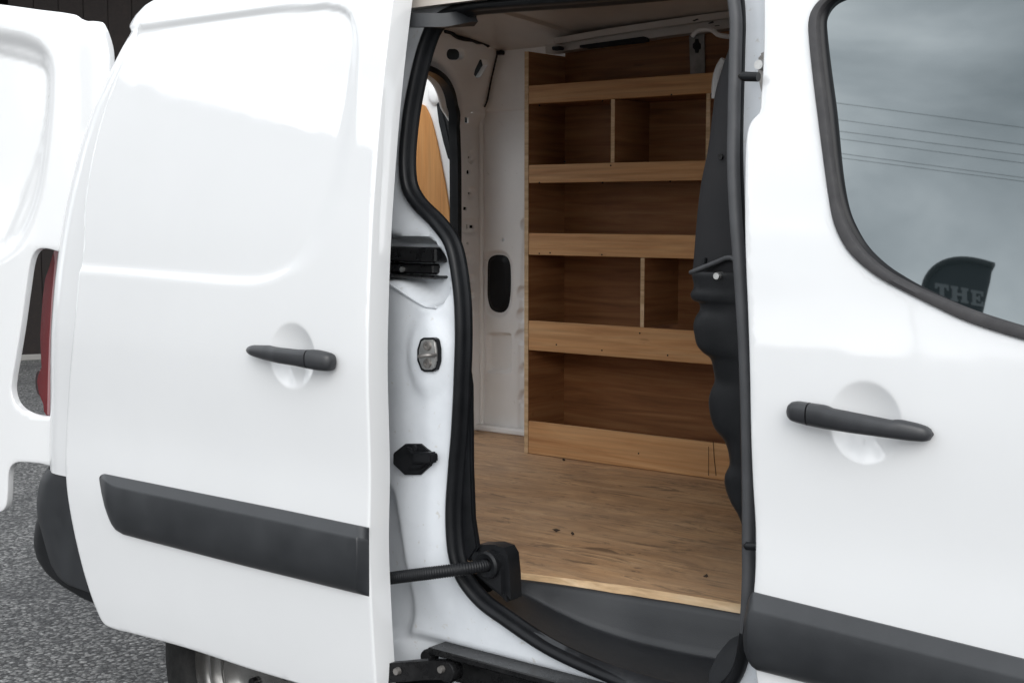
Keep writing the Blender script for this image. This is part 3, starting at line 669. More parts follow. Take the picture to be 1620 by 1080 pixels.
bs2 = [(61, 815), (57, 826), (54, 845), (53, 862), (58, 882), (72, 903), (92, 919), (120, 936), (152, 950), (190, 962)]
corner('bumper_skirt', bs2, .385, .575, 30, .012, -2.30, 'plastic_black', r=.13, back=.5)
wc = np.array([-2.115, 1.79, .315])
WH = empty('wheel', tuple(wc + [0, .1, 0]), '', ''); del WH['label'], WH['category']; WH.parent = VAN; WH.location = wc + np.array([0, .1, 0]) - ORG[VAN.name]
lathe('tyre', [(.215, .02), (.222, .004), (.232, -.001), (.262, -.006), (.285, -.003), (.298, .006), (.308, .022), (.315, .05), (.315, .14), (.300, .19), (.22, .19)], 'tyre', WH, wc, n=72)
lathe('rim', [(.224, .014), (.227, .002), (.224, -.002), (.219, -.001), (.216, .006), (.213, .024), (.208, .036), (.202, .040), (.197, .036), (.193, .026), (.189, .022), (.185, .024), (.181, .034), (.174, .042), (.160, .044), (.146, .036), (.136, .020), (.128, .010), (.120, .008), (.112, .012), (.10, .026), (.085, .034), (.07, .036), (.03, .03), (0, .03)], 'wheel_steel', WH, wc + [0, .012, 0], n=72)
for k in range(4):
    t = rad(20 + 90 * k); lathe('wheel_bolt', [(0, -.008), (.010, -.008), (.011, .01)], 'black_metal', WH, wc + np.array([.054 * math.cos(t), .042, .054 * math.sin(t)]), n=10)
lathe('valve', [(0, -.006), (.006, -.006), (.006, .02)], 'black_metal', WH, wc + np.array([-.135, .02, .10]), n=10)
ar = []
for y in (1.90, 2.10):
    ar.append([(-2.115 + .35 * math.cos(rad(180 - 6 * k)), y, .29 + .37 * math.sin(rad(180 - 6 * k))) for k in range(31)])
loft('wheel_arch_liner', ar, 'plastic_black', VAN, caps=False, closed=False)

# ------------------------------------------------------------------ rear doors
TH = rad(106); HG = np.array([-2.80, 1.755, 0.]); DD = np.array([-math.sin(TH), math.cos(TH), 0.]); DN = np.array([-DD[1], DD[0], 0.]); 
if DN[1] < 0: DN = -DN                               # depth runs away from the camera
def rd2(pts): return [(lambda q: (float(np.dot(q - HG, DD)), float(q[2])))(onP(a, b, HG, DN)) for a, b in pts]
rdo = [(-230, -8), (-100, -4), (0, 7), (52, 14), (100, 20.5), (104, 23), (108, 26.5), (123, 31), (137, 31), (142, 38), (148, 54), (153, 75), (154.5, 95), (153.5, 165), (148, 240), (135, 330), (118, 388), (100, 402), (88, 398.5), (76, 394.5), (66, 393), (57, 395), (50, 404), (46, 418), (40, 460), (32, 520), (24, 570), (19, 600), (18, 618), (22, 634), (32, 647), (46, 655), (62, 659), (84, 663), (88, 690), (88, 736), (60, 733), (38, 731), (24, 732), (16, 739), (13, 750), (12, 775), (10, 797), (6, 806), (-6, 811), (-60, 812), (-230, 810)]
rdl = spline(rd2(rdo), .012); rdl += dense([rdl[-1], rdl[0]], .03, False)[1:-1]
wpo = spline(rd2([(-150, 30), (0, 45), (38, 53), (60, 65), (73, 84), (79, 108), (80, 140), (78, 190), (74, 240), (66, 300), (52, 350), (30, 390), (-20, 420), (-150, 430)]), .015, True)
wpi = spline(rd2([(-150, 62), (0, 82), (25, 88), (48, 97), (59, 108), (63, 122), (62, 165), (57, 200), (48, 240), (30, 300), (8, 360), (-15, 400), (-150, 410)]), .015, True)
def m_rd(a, b, d):
    a = np.asarray(a, float); b = np.asarray(b, float)
    dep = .022 * (1 - sstep(-.045, .002, sdf(a, b, wpo))) + .007 * (1 - sstep(-.006, .002, sdf(a, b, wpi)))
    dep = dep + .05 * np.clip(.09 - a, 0, 1) ** 2 * 8 + .03 * (1 - np.cos(np.clip((b - 1.1) * 1.4, 0, 1.5)))
    q = HG[None, :] + a[:, None] * DD[None, :] + (dep + d)[:, None] * DN[None, :]; q[:, 2] = b; return q
RD = panel('rear_door', rdl, m_rd, 'paint_white', VAN, sp=.010, rim=.018, edge=.0025, back=True, smooth=55); RD['label'] = 'white rear door swung open on the near side'
# far rear door, inner face towards the load bay
LY = 3.30
def d2(pts): return [(lambda q: (q[0], q[2]))(onY(a, b, LY)) for a, b in pts]
lo_ = [(-2.76, .72), (-2.76, 1.50), (-2.79, 1.64), (-2.86, 1.74), (-3.05, 1.79), (-3.48, 1.80), (-3.48, .55), (-2.80, .55)]
LD = panel('rear_door', dense(lo_, .04), ymap(lambda x, z: LY + 0 * x), 'paint_inner_lit', VAN, sp=.05, rim=.05, edge=.006, back=True); LD['label'] = 'far rear door open, lined with orange plywood'
pl = xz([(672, 168), (680, 185), (690, 222), (698, 262), (705, 300), (710, 335), (713, 375), (716, 440)], lambda x, z: LY - .008)
pl = spline(pl, .015) + [(-2.86, .75), (-3.40, .75), (-3.40, 1.64), (-3.14, 1.64)]
prism('plywood_lining', [(x, LY - .008, z) for x, z in pl], (0, .006, 0), 'door_ply', LD, 0)
sl_ = [(689, 164), (692, 162), (696, 164), (704, 190), (711, 222), (715, 250), (713, 255), (708, 253), (700, 225), (693, 195)]
px_prism('hinge_cover', sl_, LY - .022, .02, 'plastic_black', LD, .004)
loft('hinge_boss', [[(onY(690, 150, LY)[0] + r_ * math.cos(t), LY - h_, onY(690, 150, LY)[2] + 1.2 * r_ * math.sin(t)) for t in np.linspace(0, 6.283, 20, endpoint=False)] for r_, h_ in ((.03, .001), (.024, .012), (.014, .016))], 'paint_inner_lit', LD, smooth=60)

# ------------------------------------------------------------------ load bay: rear frame, far wall, roof
XR = -2.70
def xr_of(z): return XR + .02 * sstep(1.50, 1.56, z) + .52 * np.clip(z - 1.56, 0, 1)
def hx(px, py):
    x = XR
    for _ in range(6): q = onX(px, py, x); x = float(xr_of(q[2]))
    return q
def yz(pts): return [(lambda q: (q[1], q[2]))(hx(a, b)) for a, b in pts]
op = yz([(560, 100), (640, 104), (668, 110), (684, 117), (697, 128), (706, 143), (712, 165), (716, 195), (718, 240), (719, 330), (719, 450), (719, 690)])
op_loop = spline(op, .015) + [(op[-1][0], .58), (1.96, .58), (1.96, 1.40), (2.06, op[0][1] - .03)]
hol1 = yz(rrect(707, 77, 735, 95, 8)); hol2 = yz([(760, 93), (770, 94), (772, 103), (760, 122), (754, 124), (750, 118), (752, 110)])
small = [yz(ellipse(x, y, r1, r2, 10)) for x, y, r1, r2 in ((746.5, 249, 1.8, 2.4), (741, 272.5, 2.8, 3.8), (746.5, 306, 1.8, 2.4), (740, 385, 1.5, 2), (747, 178, 1., 1.4))]
small += [yz([(735.5, 185), (741.5, 186), (741.5, 195), (735.5, 194)]), yz([(733.5, 327), (739.5, 328), (738.5, 333), (733, 332)]), yz([(742, 355), (744.5, 355), (744.5, 362), (742, 362)]), yz([(747, 356.5), (753.5, 356.5), (753.5, 361), (747, 361)])]
dim = [(*yz([(x, y)])[0], r) for x, y, r in ((746, 249, .020), (746, 306, .020), (743, 409, .020), (746, 441, .016), (746, 468, .014), (746, 495, .014), (743, 545, .016))]
capd = yz(rrect(730, 346, 757, 372, 9))
def m_rf(a, b, d):
    a = np.asarray(a, float); b = np.asarray(b, float); dep = 0 * a
    for cy, cz, r in dim: dep = dep + .010 * (1 - sstep(.6, 1., np.sqrt((a - cy) ** 2 + (b - cz) ** 2) / r))
    dep = dep + .010 * (1 - sstep(-.008, .002, sdf(a, b, capd)))
    head = sstep(1.50, 1.56, b)
    lip = segdist(a, b, op_loop); dep = dep + .035 * (1 - sstep(.0, .045, lip)) * head
    return np.stack([xr_of(b) - dep - d, a, b], 1)
outer = dense([(1.86, .57), (3.19, .57), (3.19, 1.775), (2.16, 1.775), (2.09, 1.72), (2.00, 1.6), (1.91, 1.45)], .02)
RF = panel('rear_frame', outer, m_rf, 'paint_inner_lit', VAN, holes=[op_loop, hol1, hol2] + small, sp=.010, rim=.012, edge=.0015, rims=[.05, .006, .02, .02] + [.006] * len(small), smooth=50, extra=[[(a, b) for a in np.arange(float(op[-1][0]) + .012, 3.185, .0042) for b in np.arange(.9, 1.56, .0042) if not any(inside(np.array([a]), np.array([b]), offset(h, -.004))[0] for h in small)]])
for hl in (hol1, hol2):
    prism('hole_shade', [(float(xr_of(b)) - .035, a + .02, b) for a, b in offset(hl, -.02)], (-.004, 0, 0), 'hole_dark', VAN, 0)  # dark plates, here and below, stand in for shade inside the holes
box('hole_shade', (XR - .026, float(op[-1][0]) + .012, .58), (XR - .0205, 3.185, 1.545), 'hole_dark', VAN, 0)
rs = [(float(xr_of(b)) + .004, a, b) for a, b in spline(offset(spline(op, .015), 0) if False else [(a + .003, b + .003) for a, b in op], .012)]
sweep('rear_seal', rs, [(-.008, -.016), (.008, -.016), (.010, 0), (.008, .014), (-.008, .014)], 'rubber', VAN, ref=(1, 0, 0))

YW = 3.19
def s_wall0(x, z): return YW + .0 * x - .55 * np.clip(z - 1.555, 0, 1) ** 1.15 + .0
vent = spline(xz([(768, 410), (775, 403), (786, 401), (798, 404), (804, 414), (806, 440), (805, 470), (801, 488), (793, 496), (781, 496), (772, 490), (767, 476), (766, 440)], s_wall0), .01, True)
pock = xz(rrect(769, 526, 809, 590, 5), s_wall0)
holw = xz(ellipse(795.5, 379.5, 2.3, 2.8, 10), s_wall0)
sc_ = [(*xz([(x, y)], s_wall0)[0], r) for x, y, r in ((826, 463, .022), (825, 499, .022), (824, 533, .024), (829, 585, .02), (830, 630, .028), (831, 355, .02))]
sx = xz([(822, 700)], s_wall0)[0][0]; seam = [xz([(829, 330)], s_wall0)[0], xz([(824, 450)], s_wall0)[0], xz([(820, 520)], s_wall0)[0], xz([(820, 690)], s_wall0)[0]]
def s_wall(x, z):
    x = np.asarray(x, float); z = np.asarray(z, float); y = s_wall0(x, z)
    y = y + .016 * (1 - sstep(-.010, .0, sdf(x, z, pock)))
    y = y + .012 * (1 - sstep(-.002, .012, sdf(x, z, vent)))
    for cx, cz, r in sc_: y = y + .008 * (1 - sstep(.6, 1., np.sqrt((x - cx) ** 2 + (z - cz) ** 2) / r))
    y = y + .003 * sstep(0, .003, x - np.interp(z, [q[1] for q in seam][::-1], [q[0] for q in seam][::-1])) * sstep(1.3, 1.25, z)
    return y
wl = dense([(-2.715, .595), (-2.24, .595), (-2.24, 1.56), (-2.715, 1.56)], .02)
WL = panel('side_wall', wl, ymap(s_wall), 'paint_inner_lit', VAN, holes=[holw], sp=.0052, rim=.01, edge=.002, smooth=50); WL['label'] = 'white inner side wall of the load bay'
box('side_wall', (-2.239, YW, .595), (-1.0, YW + .01, 1.56), 'paint_inner_lit', VAN, 0)
wu = dense([(-2.70, 1.553), (-1.0, 1.553), (-1.0, 1.80), (-2.575, 1.80), (-2.685, 1.575)], .03)
panel('upper_wall', wu, ymap(lambda x, z: YW - .006 - .22 * np.clip(z - 1.558, 0, 1)), 'paint_inner_lit', VAN, sp=.03, rim=.01, edge=.004, smooth=50)
vc = offset(vent, .004)
VT = panel('air_vent', vc, ymap(lambda x, z: YW + .004 + .006 * sstep(-.018, -.010, sdf(x, z, vent))), 'plastic_black', WL, sp=.006, rim=.012, edge=.002)
box('wall_ledge', (-2.70, 3.155, .604), (-1.2, 3.186, .622), 'paint_inner_lit', VAN, .004)
box('pillar_edge', (-2.702, 3.176, .62), (-2.688, 3.192, 1.56), 'paint_inner_lit', VAN, .004, 30)
box('body_side_far', (-2.74, 3.29, .34), (0.4, 3.31, 1.76), 'paint_white', VAN, .004)
# roof: lining, ribs, side rail
def roof_z(y): return 1.775 - .055 * ((y - 2.5) / .7) ** 2
ys_ = np.linspace(1.82, 3.22, 40)
loft('roof_panel', [[(max(-2.72, -2.72 + 1.6 * max(0, 2.12 - y)) if x < 0 else x, y, roof_z(y) + .03) for y in ys_] for x in (-2.72, .4)], 'paint_white', VAN, caps=False, closed=False)
loft('roof_lining', [[(max(x, -2.70 + 1.6 * max(0, 2.12 - y)), y, roof_z(y) + .006 * math.sin(3 * x + 4 * y)) for y in ys_] for x in np.linspace(-2.70, -.9, 40)], 'roof_shaded', VAN, caps=False, closed=False, smooth=60)
loft('cant_rail', [[(x, y, z) for y, z in ((1.80, 1.612), (1.845, 1.615), (1.90, 1.66), (1.94, 1.745), (1.86, 1.79), (1.81, 1.73))] for x in (-2.20, .4)], 'roof_shaded', VAN)
def rib(x0, x1, dz, mat='roof_shaded'):
    rows = []
    for x, d in ((x0, 0), (x0 + .012, dz), (x1 - .012, dz), (x1, 0)): rows.append([(x, y, roof_z(y) - d - .002) for y in ys_])
    return loft('roof_bow', rows, mat, VAN, caps=False, closed=False, smooth=25)
rib(-2.32, -2.24, .012); rib(-1.62, -1.46, .022); rib(-1.30, -1.05, .03)
# rail under the roof above the shelves
def yline(pts, y): return [tuple(onY(a, b, y)) for a, b in pts]
sweep('roof_rail', yline([(870, 79), (960, 66), (1060, 51), (1140, 41), (1230, 30)], 3.06), [(-.012, -.02), (.012, -.02), (.012, .02), (-.012, .02)], 'roof_shaded', VAN, ref=(0, 1, 0), smooth=30)
sweep('roof_rail', yline([(880, 66), (960, 52), (1040, 40), (1110, 30), (1200, 18)], 3.02), [(-.008, -.01), (.008, -.01), (.008, .01), (-.008, .01)], 'roof_shaded', VAN, ref=(0, 1, 0), smooth=30)
px_prism('rail_slot', [(917, 72), (1018, 58), (1024, 60), (1024, 66), (1015, 68), (930, 77), (917, 76)], 3.035, .01, 'hole_dark', VAN, 0)
px_prism('rail_clip', [(872, 74), (886, 73), (886, 79), (873, 80)], 3.02, .02, 'plastic_black', VAN, .002)
px_prism('roof_slot', [(880, 62), (1080, 38), (1110, 40), (1060, 46), (960, 58), (900, 68)], 3.06, .004, 'hole_dark', VAN, 0)
for pts in ([(1095, 33), (1103, 30), (1104, 31), (1097, 34)], [(1120, 37), (1127, 34), (1128, 36), (1121, 38)], [(1130, 41), (1137, 40), (1137, 41), (1131, 42)]):
    px_prism('roof_slot', pts, 2.90, .004, 'hole_dark', VAN, 0)
wr = [onY(a, b, 3.0) for a, b in [(1095, 58), (1102, 50), (1115, 47), (1128, 49), (1135, 55), (1150, 58), (1170, 60)]]
sweep('wire', spline([tuple(q) for q in wr], .01), circ(.006, 8), 'paint_inner_lit', VAN)
br = [hx(a, b) + np.array([.006, 0, 0]) for a, b in [(702, 50), (712, 53), (718, 58), (730, 62), (745, 64), (752, 67), (762, 68), (770, 73)]]
sweep('header_gap', spline([tuple(q) for q in br], .01), circ(.006, 6), 'hole_dark', VAN, ref=(1, 0, 0))
br = [hx(a, b) + np.array([.006, 0, 0]) for a, b in [(783, 75), (795, 72), (812, 70), (828, 72), (845, 74)]]
sweep('wire', spline([tuple(q) for q in br], .01), circ(.0016, 6), 'hole_dark', VAN, ref=(1, 0, 0))
tp = [hx(a, b) + np.array([.006, 0, 0]) for a, b in [(784, 86), (780, 103), (775, 125), (771, 145), (768, 160), (764, 170)]]
sweep('corner_gap', spline([tuple(q) for q in tp], .01), circ(.0028, 6), 'hole_dark', VAN, ref=(1, 0, 0))
q = hx(788, 85) + np.array([.006, -.01, 0]); box('clip', (q[0], q[1] - .008, q[2] - .006), (q[0] + .02, q[1] + .010, q[2] + .006), 'plastic_black', VAN, .002)

# ------------------------------------------------------------------ bulkhead behind the cab
up_s = [(1172, 30), (1166, 50), (1156, 72), (1144, 104), (1131, 148), (1127, 178), (1119, 237), (1107, 296), (1100, 360), (1096, 412), (1094, 432)]
lo_s = [(1097, 429), (1094, 432), (1096, 447), (1096, 456), (1092.5, 464), (1095, 474), (1103, 479), (1104.5, 489), (1099, 502), (1097, 514), (1099, 530), (1103, 546), (1112, 558), (1121, 566), (1126, 585), (1128, 602), (1124, 616), (1121.5, 630), (1123, 650), (1130, 675), (1145, 698), (1151, 718), (1152.5, 735), (1148, 748), (1147, 758), (1150, 775), (1158, 796), (1167, 812), (1175, 835), (1180, 870), (1184, 920)]
def bulk(name, silh, a_px, y_a, mat, rib=0., deep=3.10):
    S = np.asarray(spline([tuple(onY(a, b, y_a + .02)) for a, b in silh], .005)); rows = []
    ax = [(lambda q: (q[2], q[0]))(onY(a, b, y_a)) for a, b in a_px]; ax.sort()
    n = len(S); k = np.exp(-.5 * (np.arange(-30, 31) / 9.) ** 2); k /= k.sum()
    sm = np.convolve(np.pad(S[:, 0], 30, mode='edge'), k, mode='valid'); dev = S[:, 0] - sm
    for (x, y, z), dv in zip(S, dev):
        xa = float(np.interp(z, [q[0] for q in ax], [q[1] for q in ax])); w_ = xa - x; row = []
        for f, dy in ((0, 0), (.15, .001), (.3, .002), (.45, .003), (.6, .005), (.72, .007), (.83, .010), (.91, .0135), (.965, .017), (.992, .021), (1.0, .026), (.995, .034), (.985, .05), (.97, .10)):
            row.append((xa - w_ * f, y_a + dy + rib * dv * (f ** 1.5 if f > .2 else 0), z))
        row.append((xa - w_ * .97 + .02, deep, z)); rows.append(row)
    return loft(name, rows, mat, VAN, caps=False, closed=False, smooth=70)
bulk('bulkhead_upper', up_s, [(1180, -20), (1178, 200), (1180, 450)], 1.850, 'bulkhead_grey', deep=1.99)
BK = bulk('bulkhead', lo_s, [(1183, 300), (1186, 500), (1190, 700), (1194, 930)], 1.824, 'plastic_black', .5); BK['label'] = 'black ribbed moulding behind the cab'
# rolled top edge of the lower moulding, clip and screw
te = [onY(a, b, y) for a, b, y in [(1093, 431, 1.846), (1100, 428, 1.838), (1115, 422, 1.832), (1135, 414, 1.826), (1150, 408, 1.820), (1160, 409, 1.815), (1167, 420, 1.815), (1172, 445, 1.815), (1177, 500, 1.815), (1180, 560, 1.815)]]
sweep('moulding_edge', spline([tuple(q) for q in te], .006), circ(.0038, 8), 'rubber_grey', VAN)
px_prism('moulding_gap', [(1094, 430), (1115, 419), (1135, 410), (1150, 404), (1162, 405), (1170, 416), (1160, 412), (1150, 411), (1135, 417), (1115, 426), (1098, 434)], 1.846, .004, 'hole_dark', VAN, 0)
q = onY(1111, 416, 1.838); prism('moulding_clip', [tuple(onY(a, b, 1.838)) for a, b in [(1106, 425), (1109, 414), (1113, 407), (1116, 409), (1114, 420), (1112, 426)]], (0, .008, 0), 'plastic_black', VAN, .001)
lathe('bolt', [(0, -.006), (.005, -.006), (.0058, -.003), (.0058, .01)], 'zinc', VAN, onY(1136, 436.5, 1.825), n=12)
lathe('screw_hole', [(0, -.001), (.0045, -.0015), (.0045, .004)], 'hole_dark', VAN, onY(1139.5, 248, 1.8505), n=10)
hr = [onY(a, b, 2.1) for a, b in [(1146, 95), (1139, 106), (1134, 122), (1132, 140), (1132, 156)]]
sweep('seat_headrest', spline([tuple(q) for q in hr], .01), circ(.007, 10), 'headrest', VAN)
# pillar pins and catch behind the front door
def pin(pts, y, r):
    P = [tuple(onY(a, b, y)) for a, b in pts]; P = dense(P, .003, False); sc = [min(1, .35 + .35 * k) for k in range(len(P))]
    return sweep('buffer_pin', P, circ(r, 12), 'rubber', VAN, ref=(0, 1, 0), scale=sc, smooth=60)
pin([(1169, 121), (1200, 122)], 1.748, .0068); pin([(1176, 863), (1200, 864)], 1.735, .0060)
px_prism('pillar_catch', [(1198, 86), (1206, 82), (1214, 84), (1216, 150), (1204, 152), (1201, 140), (1197, 120)], 1.80, .02, 'dull_steel', VAN, .004)
lathe('bolt', [(0, -.006), (.007, -.006), (.008, .004)], 'zinc', VAN, onY(1203, 103, 1.79), n=12)
# unseen dark boxes added to keep light out of the cab
box('cab_blackout', (-.96, 1.93, .5), (.42, 3.25, .52), 'hole_dark', VAN, 0); box('cab_blackout', (.40, 1.80, .5), (.42, 3.25, .98), 'hole_dark', VAN, 0)
box('cab_blackout', (-.62, 1.80, .44), (-.2, 1.83, 1.02), 'hole_dark', VAN, 0); box('cab_blackout', (-.34, 1.745, .44), (.40, 1.765, 1.76), 'hole_dark', VAN, 0)

# ------------------------------------------------------------------ plywood shelving
SH = empty('shelf_unit', (-1.85, 3.03, ZF), 'brown plywood racking with lipped shelves against the far wall of the van', 'shelving')
SY, SB, X0, X1 = 2.936, 3.105, -2.333, -1.28
T = .011
box('end_panel', (X0, SY + .001, ZF + .001), (X0 + T, SB, 1.683), 'shelf_side_shaded', SH, .001)
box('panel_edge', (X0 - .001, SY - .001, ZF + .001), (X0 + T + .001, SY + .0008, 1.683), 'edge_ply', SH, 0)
box('end_panel', (X1 - T, SY + .002, ZF + .001), (X1, SB, 1.66), 'shelf_side_shaded', SH, .001)
box('back_panel', (X0 + T, SB - .006, ZF + .001), (X1 - T, SB, 1.715), 'shelf_shaded', SH, .0)
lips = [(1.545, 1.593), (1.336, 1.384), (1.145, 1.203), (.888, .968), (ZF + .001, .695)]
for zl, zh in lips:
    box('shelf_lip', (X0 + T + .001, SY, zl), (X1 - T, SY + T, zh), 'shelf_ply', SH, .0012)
    box('shelf_board', (X0 + T + .001, SY + T + .0005, zl + .001), (X1 - T, SB - .007, zl + T), 'shelf_shaded', SH, .0)
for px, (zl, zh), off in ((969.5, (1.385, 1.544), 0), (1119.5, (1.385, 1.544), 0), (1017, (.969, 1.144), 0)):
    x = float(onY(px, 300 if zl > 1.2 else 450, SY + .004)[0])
    box('divider', (x - T * .5, SY + .003, zl), (x + T * .5, SB - .007, zh), 'shelf_side_shaded', SH, .0006); box('panel_edge', (x - T * .5, SY + .0015, zl), (x + T * .5, SY + .003, zh), 'edge_ply', SH, 0)
def at_lip(px, py): return onY(px, py, SY - .001)
for px, py in ((853, 167), (953, 160), (1062, 150), (893, 256), (966, 262), (953, 289), (1060, 287), (853, 289), (853, 401), (952, 403), (1012, 527), (952, 554), (1056, 562), (880, 545), (1010, 717), (870, 400)):
    q = at_lip(px, py); lathe('screw', [(0, 0.), (.0022, 0.), (.0022, .002)], 'hole_dark', SH, q, n=8)
px_prism('lip_crack', [(1127.6, 698), (1128.3, 698), (1130.2, 725), (1133.0, 752), (1132.3, 752), (1129.4, 726)], SY - .0012, .001, 'leaf_dry', SH, 0)
px_prism('lip_crack', [(1120.7, 706), (1121.1, 706), (1120.9, 752), (1120.4, 752)], SY - .0012, .001, 'leaf_dry', SH, 0)
px_prism('back_bracket', [(1090, 56), (1114, 52), (1115, 116), (1092, 118)], SB - .012, .004, 'dull_steel', SH, 0)
px_prism('bracket_slot', [(1100, 62), (1104, 62), (1105, 67), (1108, 70), (1108, 77), (1105, 79), (1104, 84), (1100, 84), (1099, 79), (1096, 76), (1096, 70), (1099, 67)], SB - .0145, .002, 'hole_dark', SH, 0)

# ------------------------------------------------------------------ bits of dry leaf on the load floor
def bit(px, py, L, label):
    c = onZ(px, py, ZF + .001); V = []; F_ = []; n = 9; a0 = random.uniform(0, 6.28)
    for k in range(n):
        t = 2 * math.pi * k / n; r = L * (.35 + .65 * random.random()) * (1 if k % 2 else .55)
        V.append((c[0] + r * math.cos(t + a0), c[1] + .6 * r * math.sin(t + a0), ZF + .0015 + random.random() * .006))
    V.append((c[0], c[1], ZF + .008)); V.append((c[0], c[1], ZF + .0012))
    for k in range(n): F_.append((k, (k + 1) % n, n)); F_.append(((k + 1) % n, k, n + 1))
    tag(link('dried_leaf', V, F_, 'leaf_dry', None, 0), label, 'leaf', 'leaf scraps on the load floor')
bit(880, 841, .012, 'largest scrap of dry leaf in the middle of the plywood floor')
bit(906, 846, .007, 'small leaf crumb just right of the largest leaf scrap')
bit(892, 729, .010, 'dry leaf scrap beside the foot of the shelving')
bit(1118, 913, .008, 'dark leaf speck near the right front of the plywood floor')

# ------------------------------------------------------------------ dark timber shed behind
sc0 = onZ(31, 570, 0.); sdir2 = np.array([.50, .866]); sn = np.array([.866, -.50])
SHD = empty('timber_shed', (float(sc0[0]), float(sc0[1]), 0), 'dark brown timber boarded shed beyond the open rear door', 'shed')
def shed_pt(a, d, z): return (sc0[0] + sdir2[0] * a + sn[0] * d, sc0[1] + sdir2[1] * a + sn[1] * d, z)
def sbox(name, a0, a1, d0, d1, z0, z1, mat):
    V, F_ = boxm((a0, d0, z0), (a1, d1, z1), .004); return link(name, [shed_pt(*p) for p in V], F_, mat, SHD, 0)
first = None
for k in range(34):
    a = -3.4 + k * .2
    if -.34 < a + .1 < -.02: continue               # a narrow dark doorway
    if first is None:
        first = sbox('board', a + .0015, a + .1985, -.03, 0, .04, 4.2, 'shed_board'); base_a = a
    else:
        o = first.copy(); COL.objects.link(o); o.name = 'board'
        o.location = first.location + Vector((sdir2[0] * (a - base_a) + sn[0] * (k % 3) * .006, sdir2[1] * (a - base_a) + sn[1] * (k % 3) * .006, 0))
sbox('back_wall', -3.4, 3.4, -2.0, -1.9, 0, 4.2, 'shed_board'); sbox('side_wall', -3.5, -3.4, -2.0, .02, 0, 4.2, 'shed_board'); sbox('side_wall', 3.4, 3.5, -2.0, .02, 0, 4.2, 'shed_board')
sbox('plinth', -3.4, 3.4, -.05, .02, 0, .05, 'concrete'); sbox('roof', -3.9, 3.9, -2.3, 1.5, 4.2, 4.35, 'slate')  # roof eaves made deep, out of view, to shade the boards

# ------------------------------------------------------------------ behind the photographer: what the paint and window mirror
def reflect_hit(px, py, yp):
    p = onP(px, py, G0, GN); d = p - EYE; d /= np.linalg.norm(d); r = d - 2 * np.dot(d, GN) * GN
    return p + r * ((yp - p[1]) / r[1])
YC = -9.0
names = ['topmost', 'second', 'third', 'fourth', 'fifth', 'lowest']
for k, (ya, yb) in enumerate([(164, 203), (190, 230), (208, 246), (220, 259), (243, 282), (250, 288)]):
    a = reflect_hit(1316, ya, YC); b = reflect_hit(1620, yb, YC); d = (b - a) / (b[0] - a[0])
    P = [tuple(a + d * (x - a[0]) + np.array([0, 0, .0006 * (x + 2) ** 2])) for x in np.linspace(-38, 34, 60)]
    tag(sweep('overhead_cable', P, circ(.0024, 6), 'cable_black', None, ref=(0, 0, 1), smooth=60), '%s of the thin overhead cables mirrored in the front door window' % names[k] if k not in (0, 5) else '%s overhead cable mirrored in the front door window' % names[k], 'cable', 'overhead cables')
for x, lab in ((-38, 'timber pole carrying the cables at their left end'), (34, 'timber pole carrying the cables at their right end')):
    z = 9.5
    po = empty('utility_pole', (x, YC - .25, 0), lab, 'utility pole', 'cable poles')
    sweep('pole', [(x, YC - .25, 0), (x, YC - .25, z)], circ(.14, 12), 'pole_timber', po, ref=(0, 1, 0)); box('cross_arm', (x - .06, YC - .9, z - .6), (x + .06, YC + .9, z - .45), 'pole_timber', po, .01)
# feather flag
YF = -4.2
FL_px = [(1466, 478), (1463.5, 460), (1466, 446), (1474, 432), (1486, 421), (1502, 414), (1520, 411.5), (1540, 413), (1558, 417), (1573, 421.5)]
FL_r = [(1573, 421.5), (1568.5, 430), (1566, 445), (1562, 462), (1557.5, 482)]
flp = [reflect_hit(a, b, YF) for a, b in FL_px]; frp = [reflect_hit(a, b, YF) for a, b in FL_r]
fx0 = float(flp[0][0]); FLG = empty('feather_flag', (fx0, YF, 0), 'dark feather flag printed THE, mirrored in the front door window', 'flag')
zl = float(frp[-1][2])
dirn = (frp[-1] - frp[-2]); dirn /= abs(dirn[2])
low_r = frp[-1] + dirn * (zl - 1.95); low_l = np.array([flp[0][0] + (low_r[0] - frp[-1][0]) * .6, YF, 1.95])
ring = [tuple(q) for q in flp] + [tuple(q) for q in frp[1:]] + [tuple(low_r), tuple(low_l)]
prism('flag_cloth', [(a, YF, c) for a, b, c in ring], (0, -.006, 0), 'flag_cloth', FLG, 0)
sweep('flag_pole', spline([(low_l[0], YF, .02), (low_l[0], YF, 1.95)] + [(float(q[0]), YF + .012, float(q[2])) for q in flp], .04), circ(.020, 8), 'flag_sleeve', FLG, ref=(0, 1, 0))
lathe('flag_base', [(0, -.2), (.2, -.2), (.2, .2), (0, .2)], 'concrete', FLG, (float(low_l[0]), YF, .2), n=20)
def letter(polys, x0, y0, wd, ht, sl_):
    for P in polys:
        pts = [reflect_hit(x0 + a * wd, y0 + b * ht + sl_ * a * wd, YF + .01) for a, b in P]
        prism('flag_letter', [tuple(q) for q in pts], (0, -.004, 0), 'flag_print', FLG, 0)
Tt = [[(0, 0), (1, 0), (1, .38), (.86, .38), (.80, .22), (.66, .22), (.66, .84), (.80, .84), (.80, 1), (.20, 1), (.20, .84), (.34, .84), (.34, .22), (.20, .22), (.14, .38), (0, .38)]]
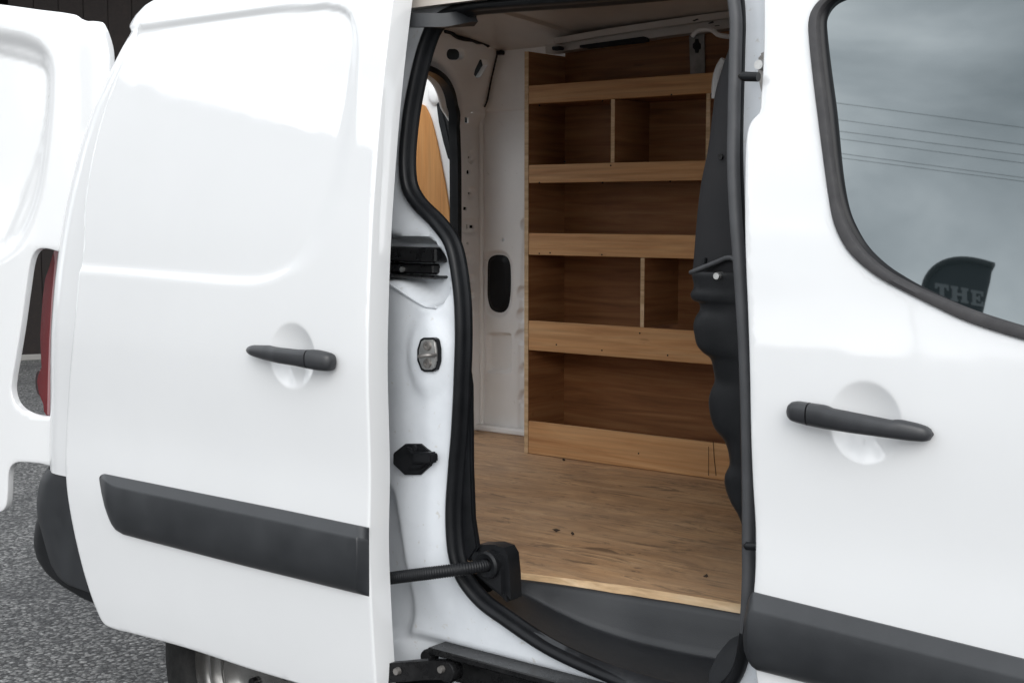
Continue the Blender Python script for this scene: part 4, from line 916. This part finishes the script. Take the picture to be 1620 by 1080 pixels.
Hh = [[(0, 0), (.42, 0), (.42, .18), (.36, .18), (.36, .40), (.64, .40), (.64, .18), (.58, .18), (.58, 0), (1, 0), (1, .18), (.92, .18), (.92, .82), (1, .82), (1, 1), (.58, 1), (.58, .82), (.64, .82), (.64, .58), (.36, .58), (.36, .82), (.42, .82), (.42, 1), (0, 1), (0, .82), (.08, .82), (.08, .18), (0, .18)]]
Ee = [[(0, 0), (1, 0), (1, .34), (.86, .34), (.80, .18), (.42, .18), (.42, .41), (.58, .41), (.62, .30), (.74, .30), (.74, .70), (.62, .70), (.58, .59), (.42, .59), (.42, .82), (.80, .82), (.86, .66), (1, .66), (1, 1), (0, 1), (0, .82), (.12, .82), (.12, .18), (0, .18)]]
letter(Tt, 1479, 447, 22, 24, .17); letter(Hh, 1504, 451.5, 28, 24, .17); letter(Ee, 1536, 458, 19.5, 24, .17)
# unseen building shape, added so the sliding door mirrors a sloping skyline
NB = empty('skyline_block', (-12, -12, 0), 'unseen grey block added behind the camera as the skyline mirrored in the sliding door', 'building')
na, nb_ = np.array([-8.6, -5.2]), np.array([-14.0, -18.5]); nd = (nb_ - na) / np.linalg.norm(nb_ - na); nn = np.array([nd[1], -nd[0]])
if nn[0] > 0: nn = -nn
def nbx(name, a0, a1, d0, d1, z0, z1, mat):
    V, F_ = boxm((a0, d0, z0), (a1, d1, z1), .02); return link(name, [(na[0] + nd[0] * a + nn[0] * d, na[1] + nd[1] * a + nn[1] * d, z) for a, d, z in V], F_, mat, NB, 0)
def nslope(name, a0, a1, d0, d1, zb, zt, mat):
    V, F_ = boxm((a0, d0, 0), (a1, d1, 1), .0); V2 = []
    for a, d, z in V:
        q = zt(d) if z > .5 else zb(d); V2.append((na[0] + nd[0] * a + nn[0] * d, na[1] + nd[1] * a + nn[1] * d, q))
    return link(name, V2, F_, mat, NB, 0)
rl = lambda d: 3.18 + .41 * d
nslope('wall', 0, 15, 0, 6, lambda a: 0, rl, 'skyline_wall'); nslope('roof', -.3, 15.3, -.3, 6.3, lambda a: rl(a) + .01, lambda a: rl(a) + .22, 'slate')
for k in range(4):
    nbx('window', 1.5 + k * 3.4, 2.9 + k * 3.4, -.04, -.005, 1.0, 2.1, 'glass')
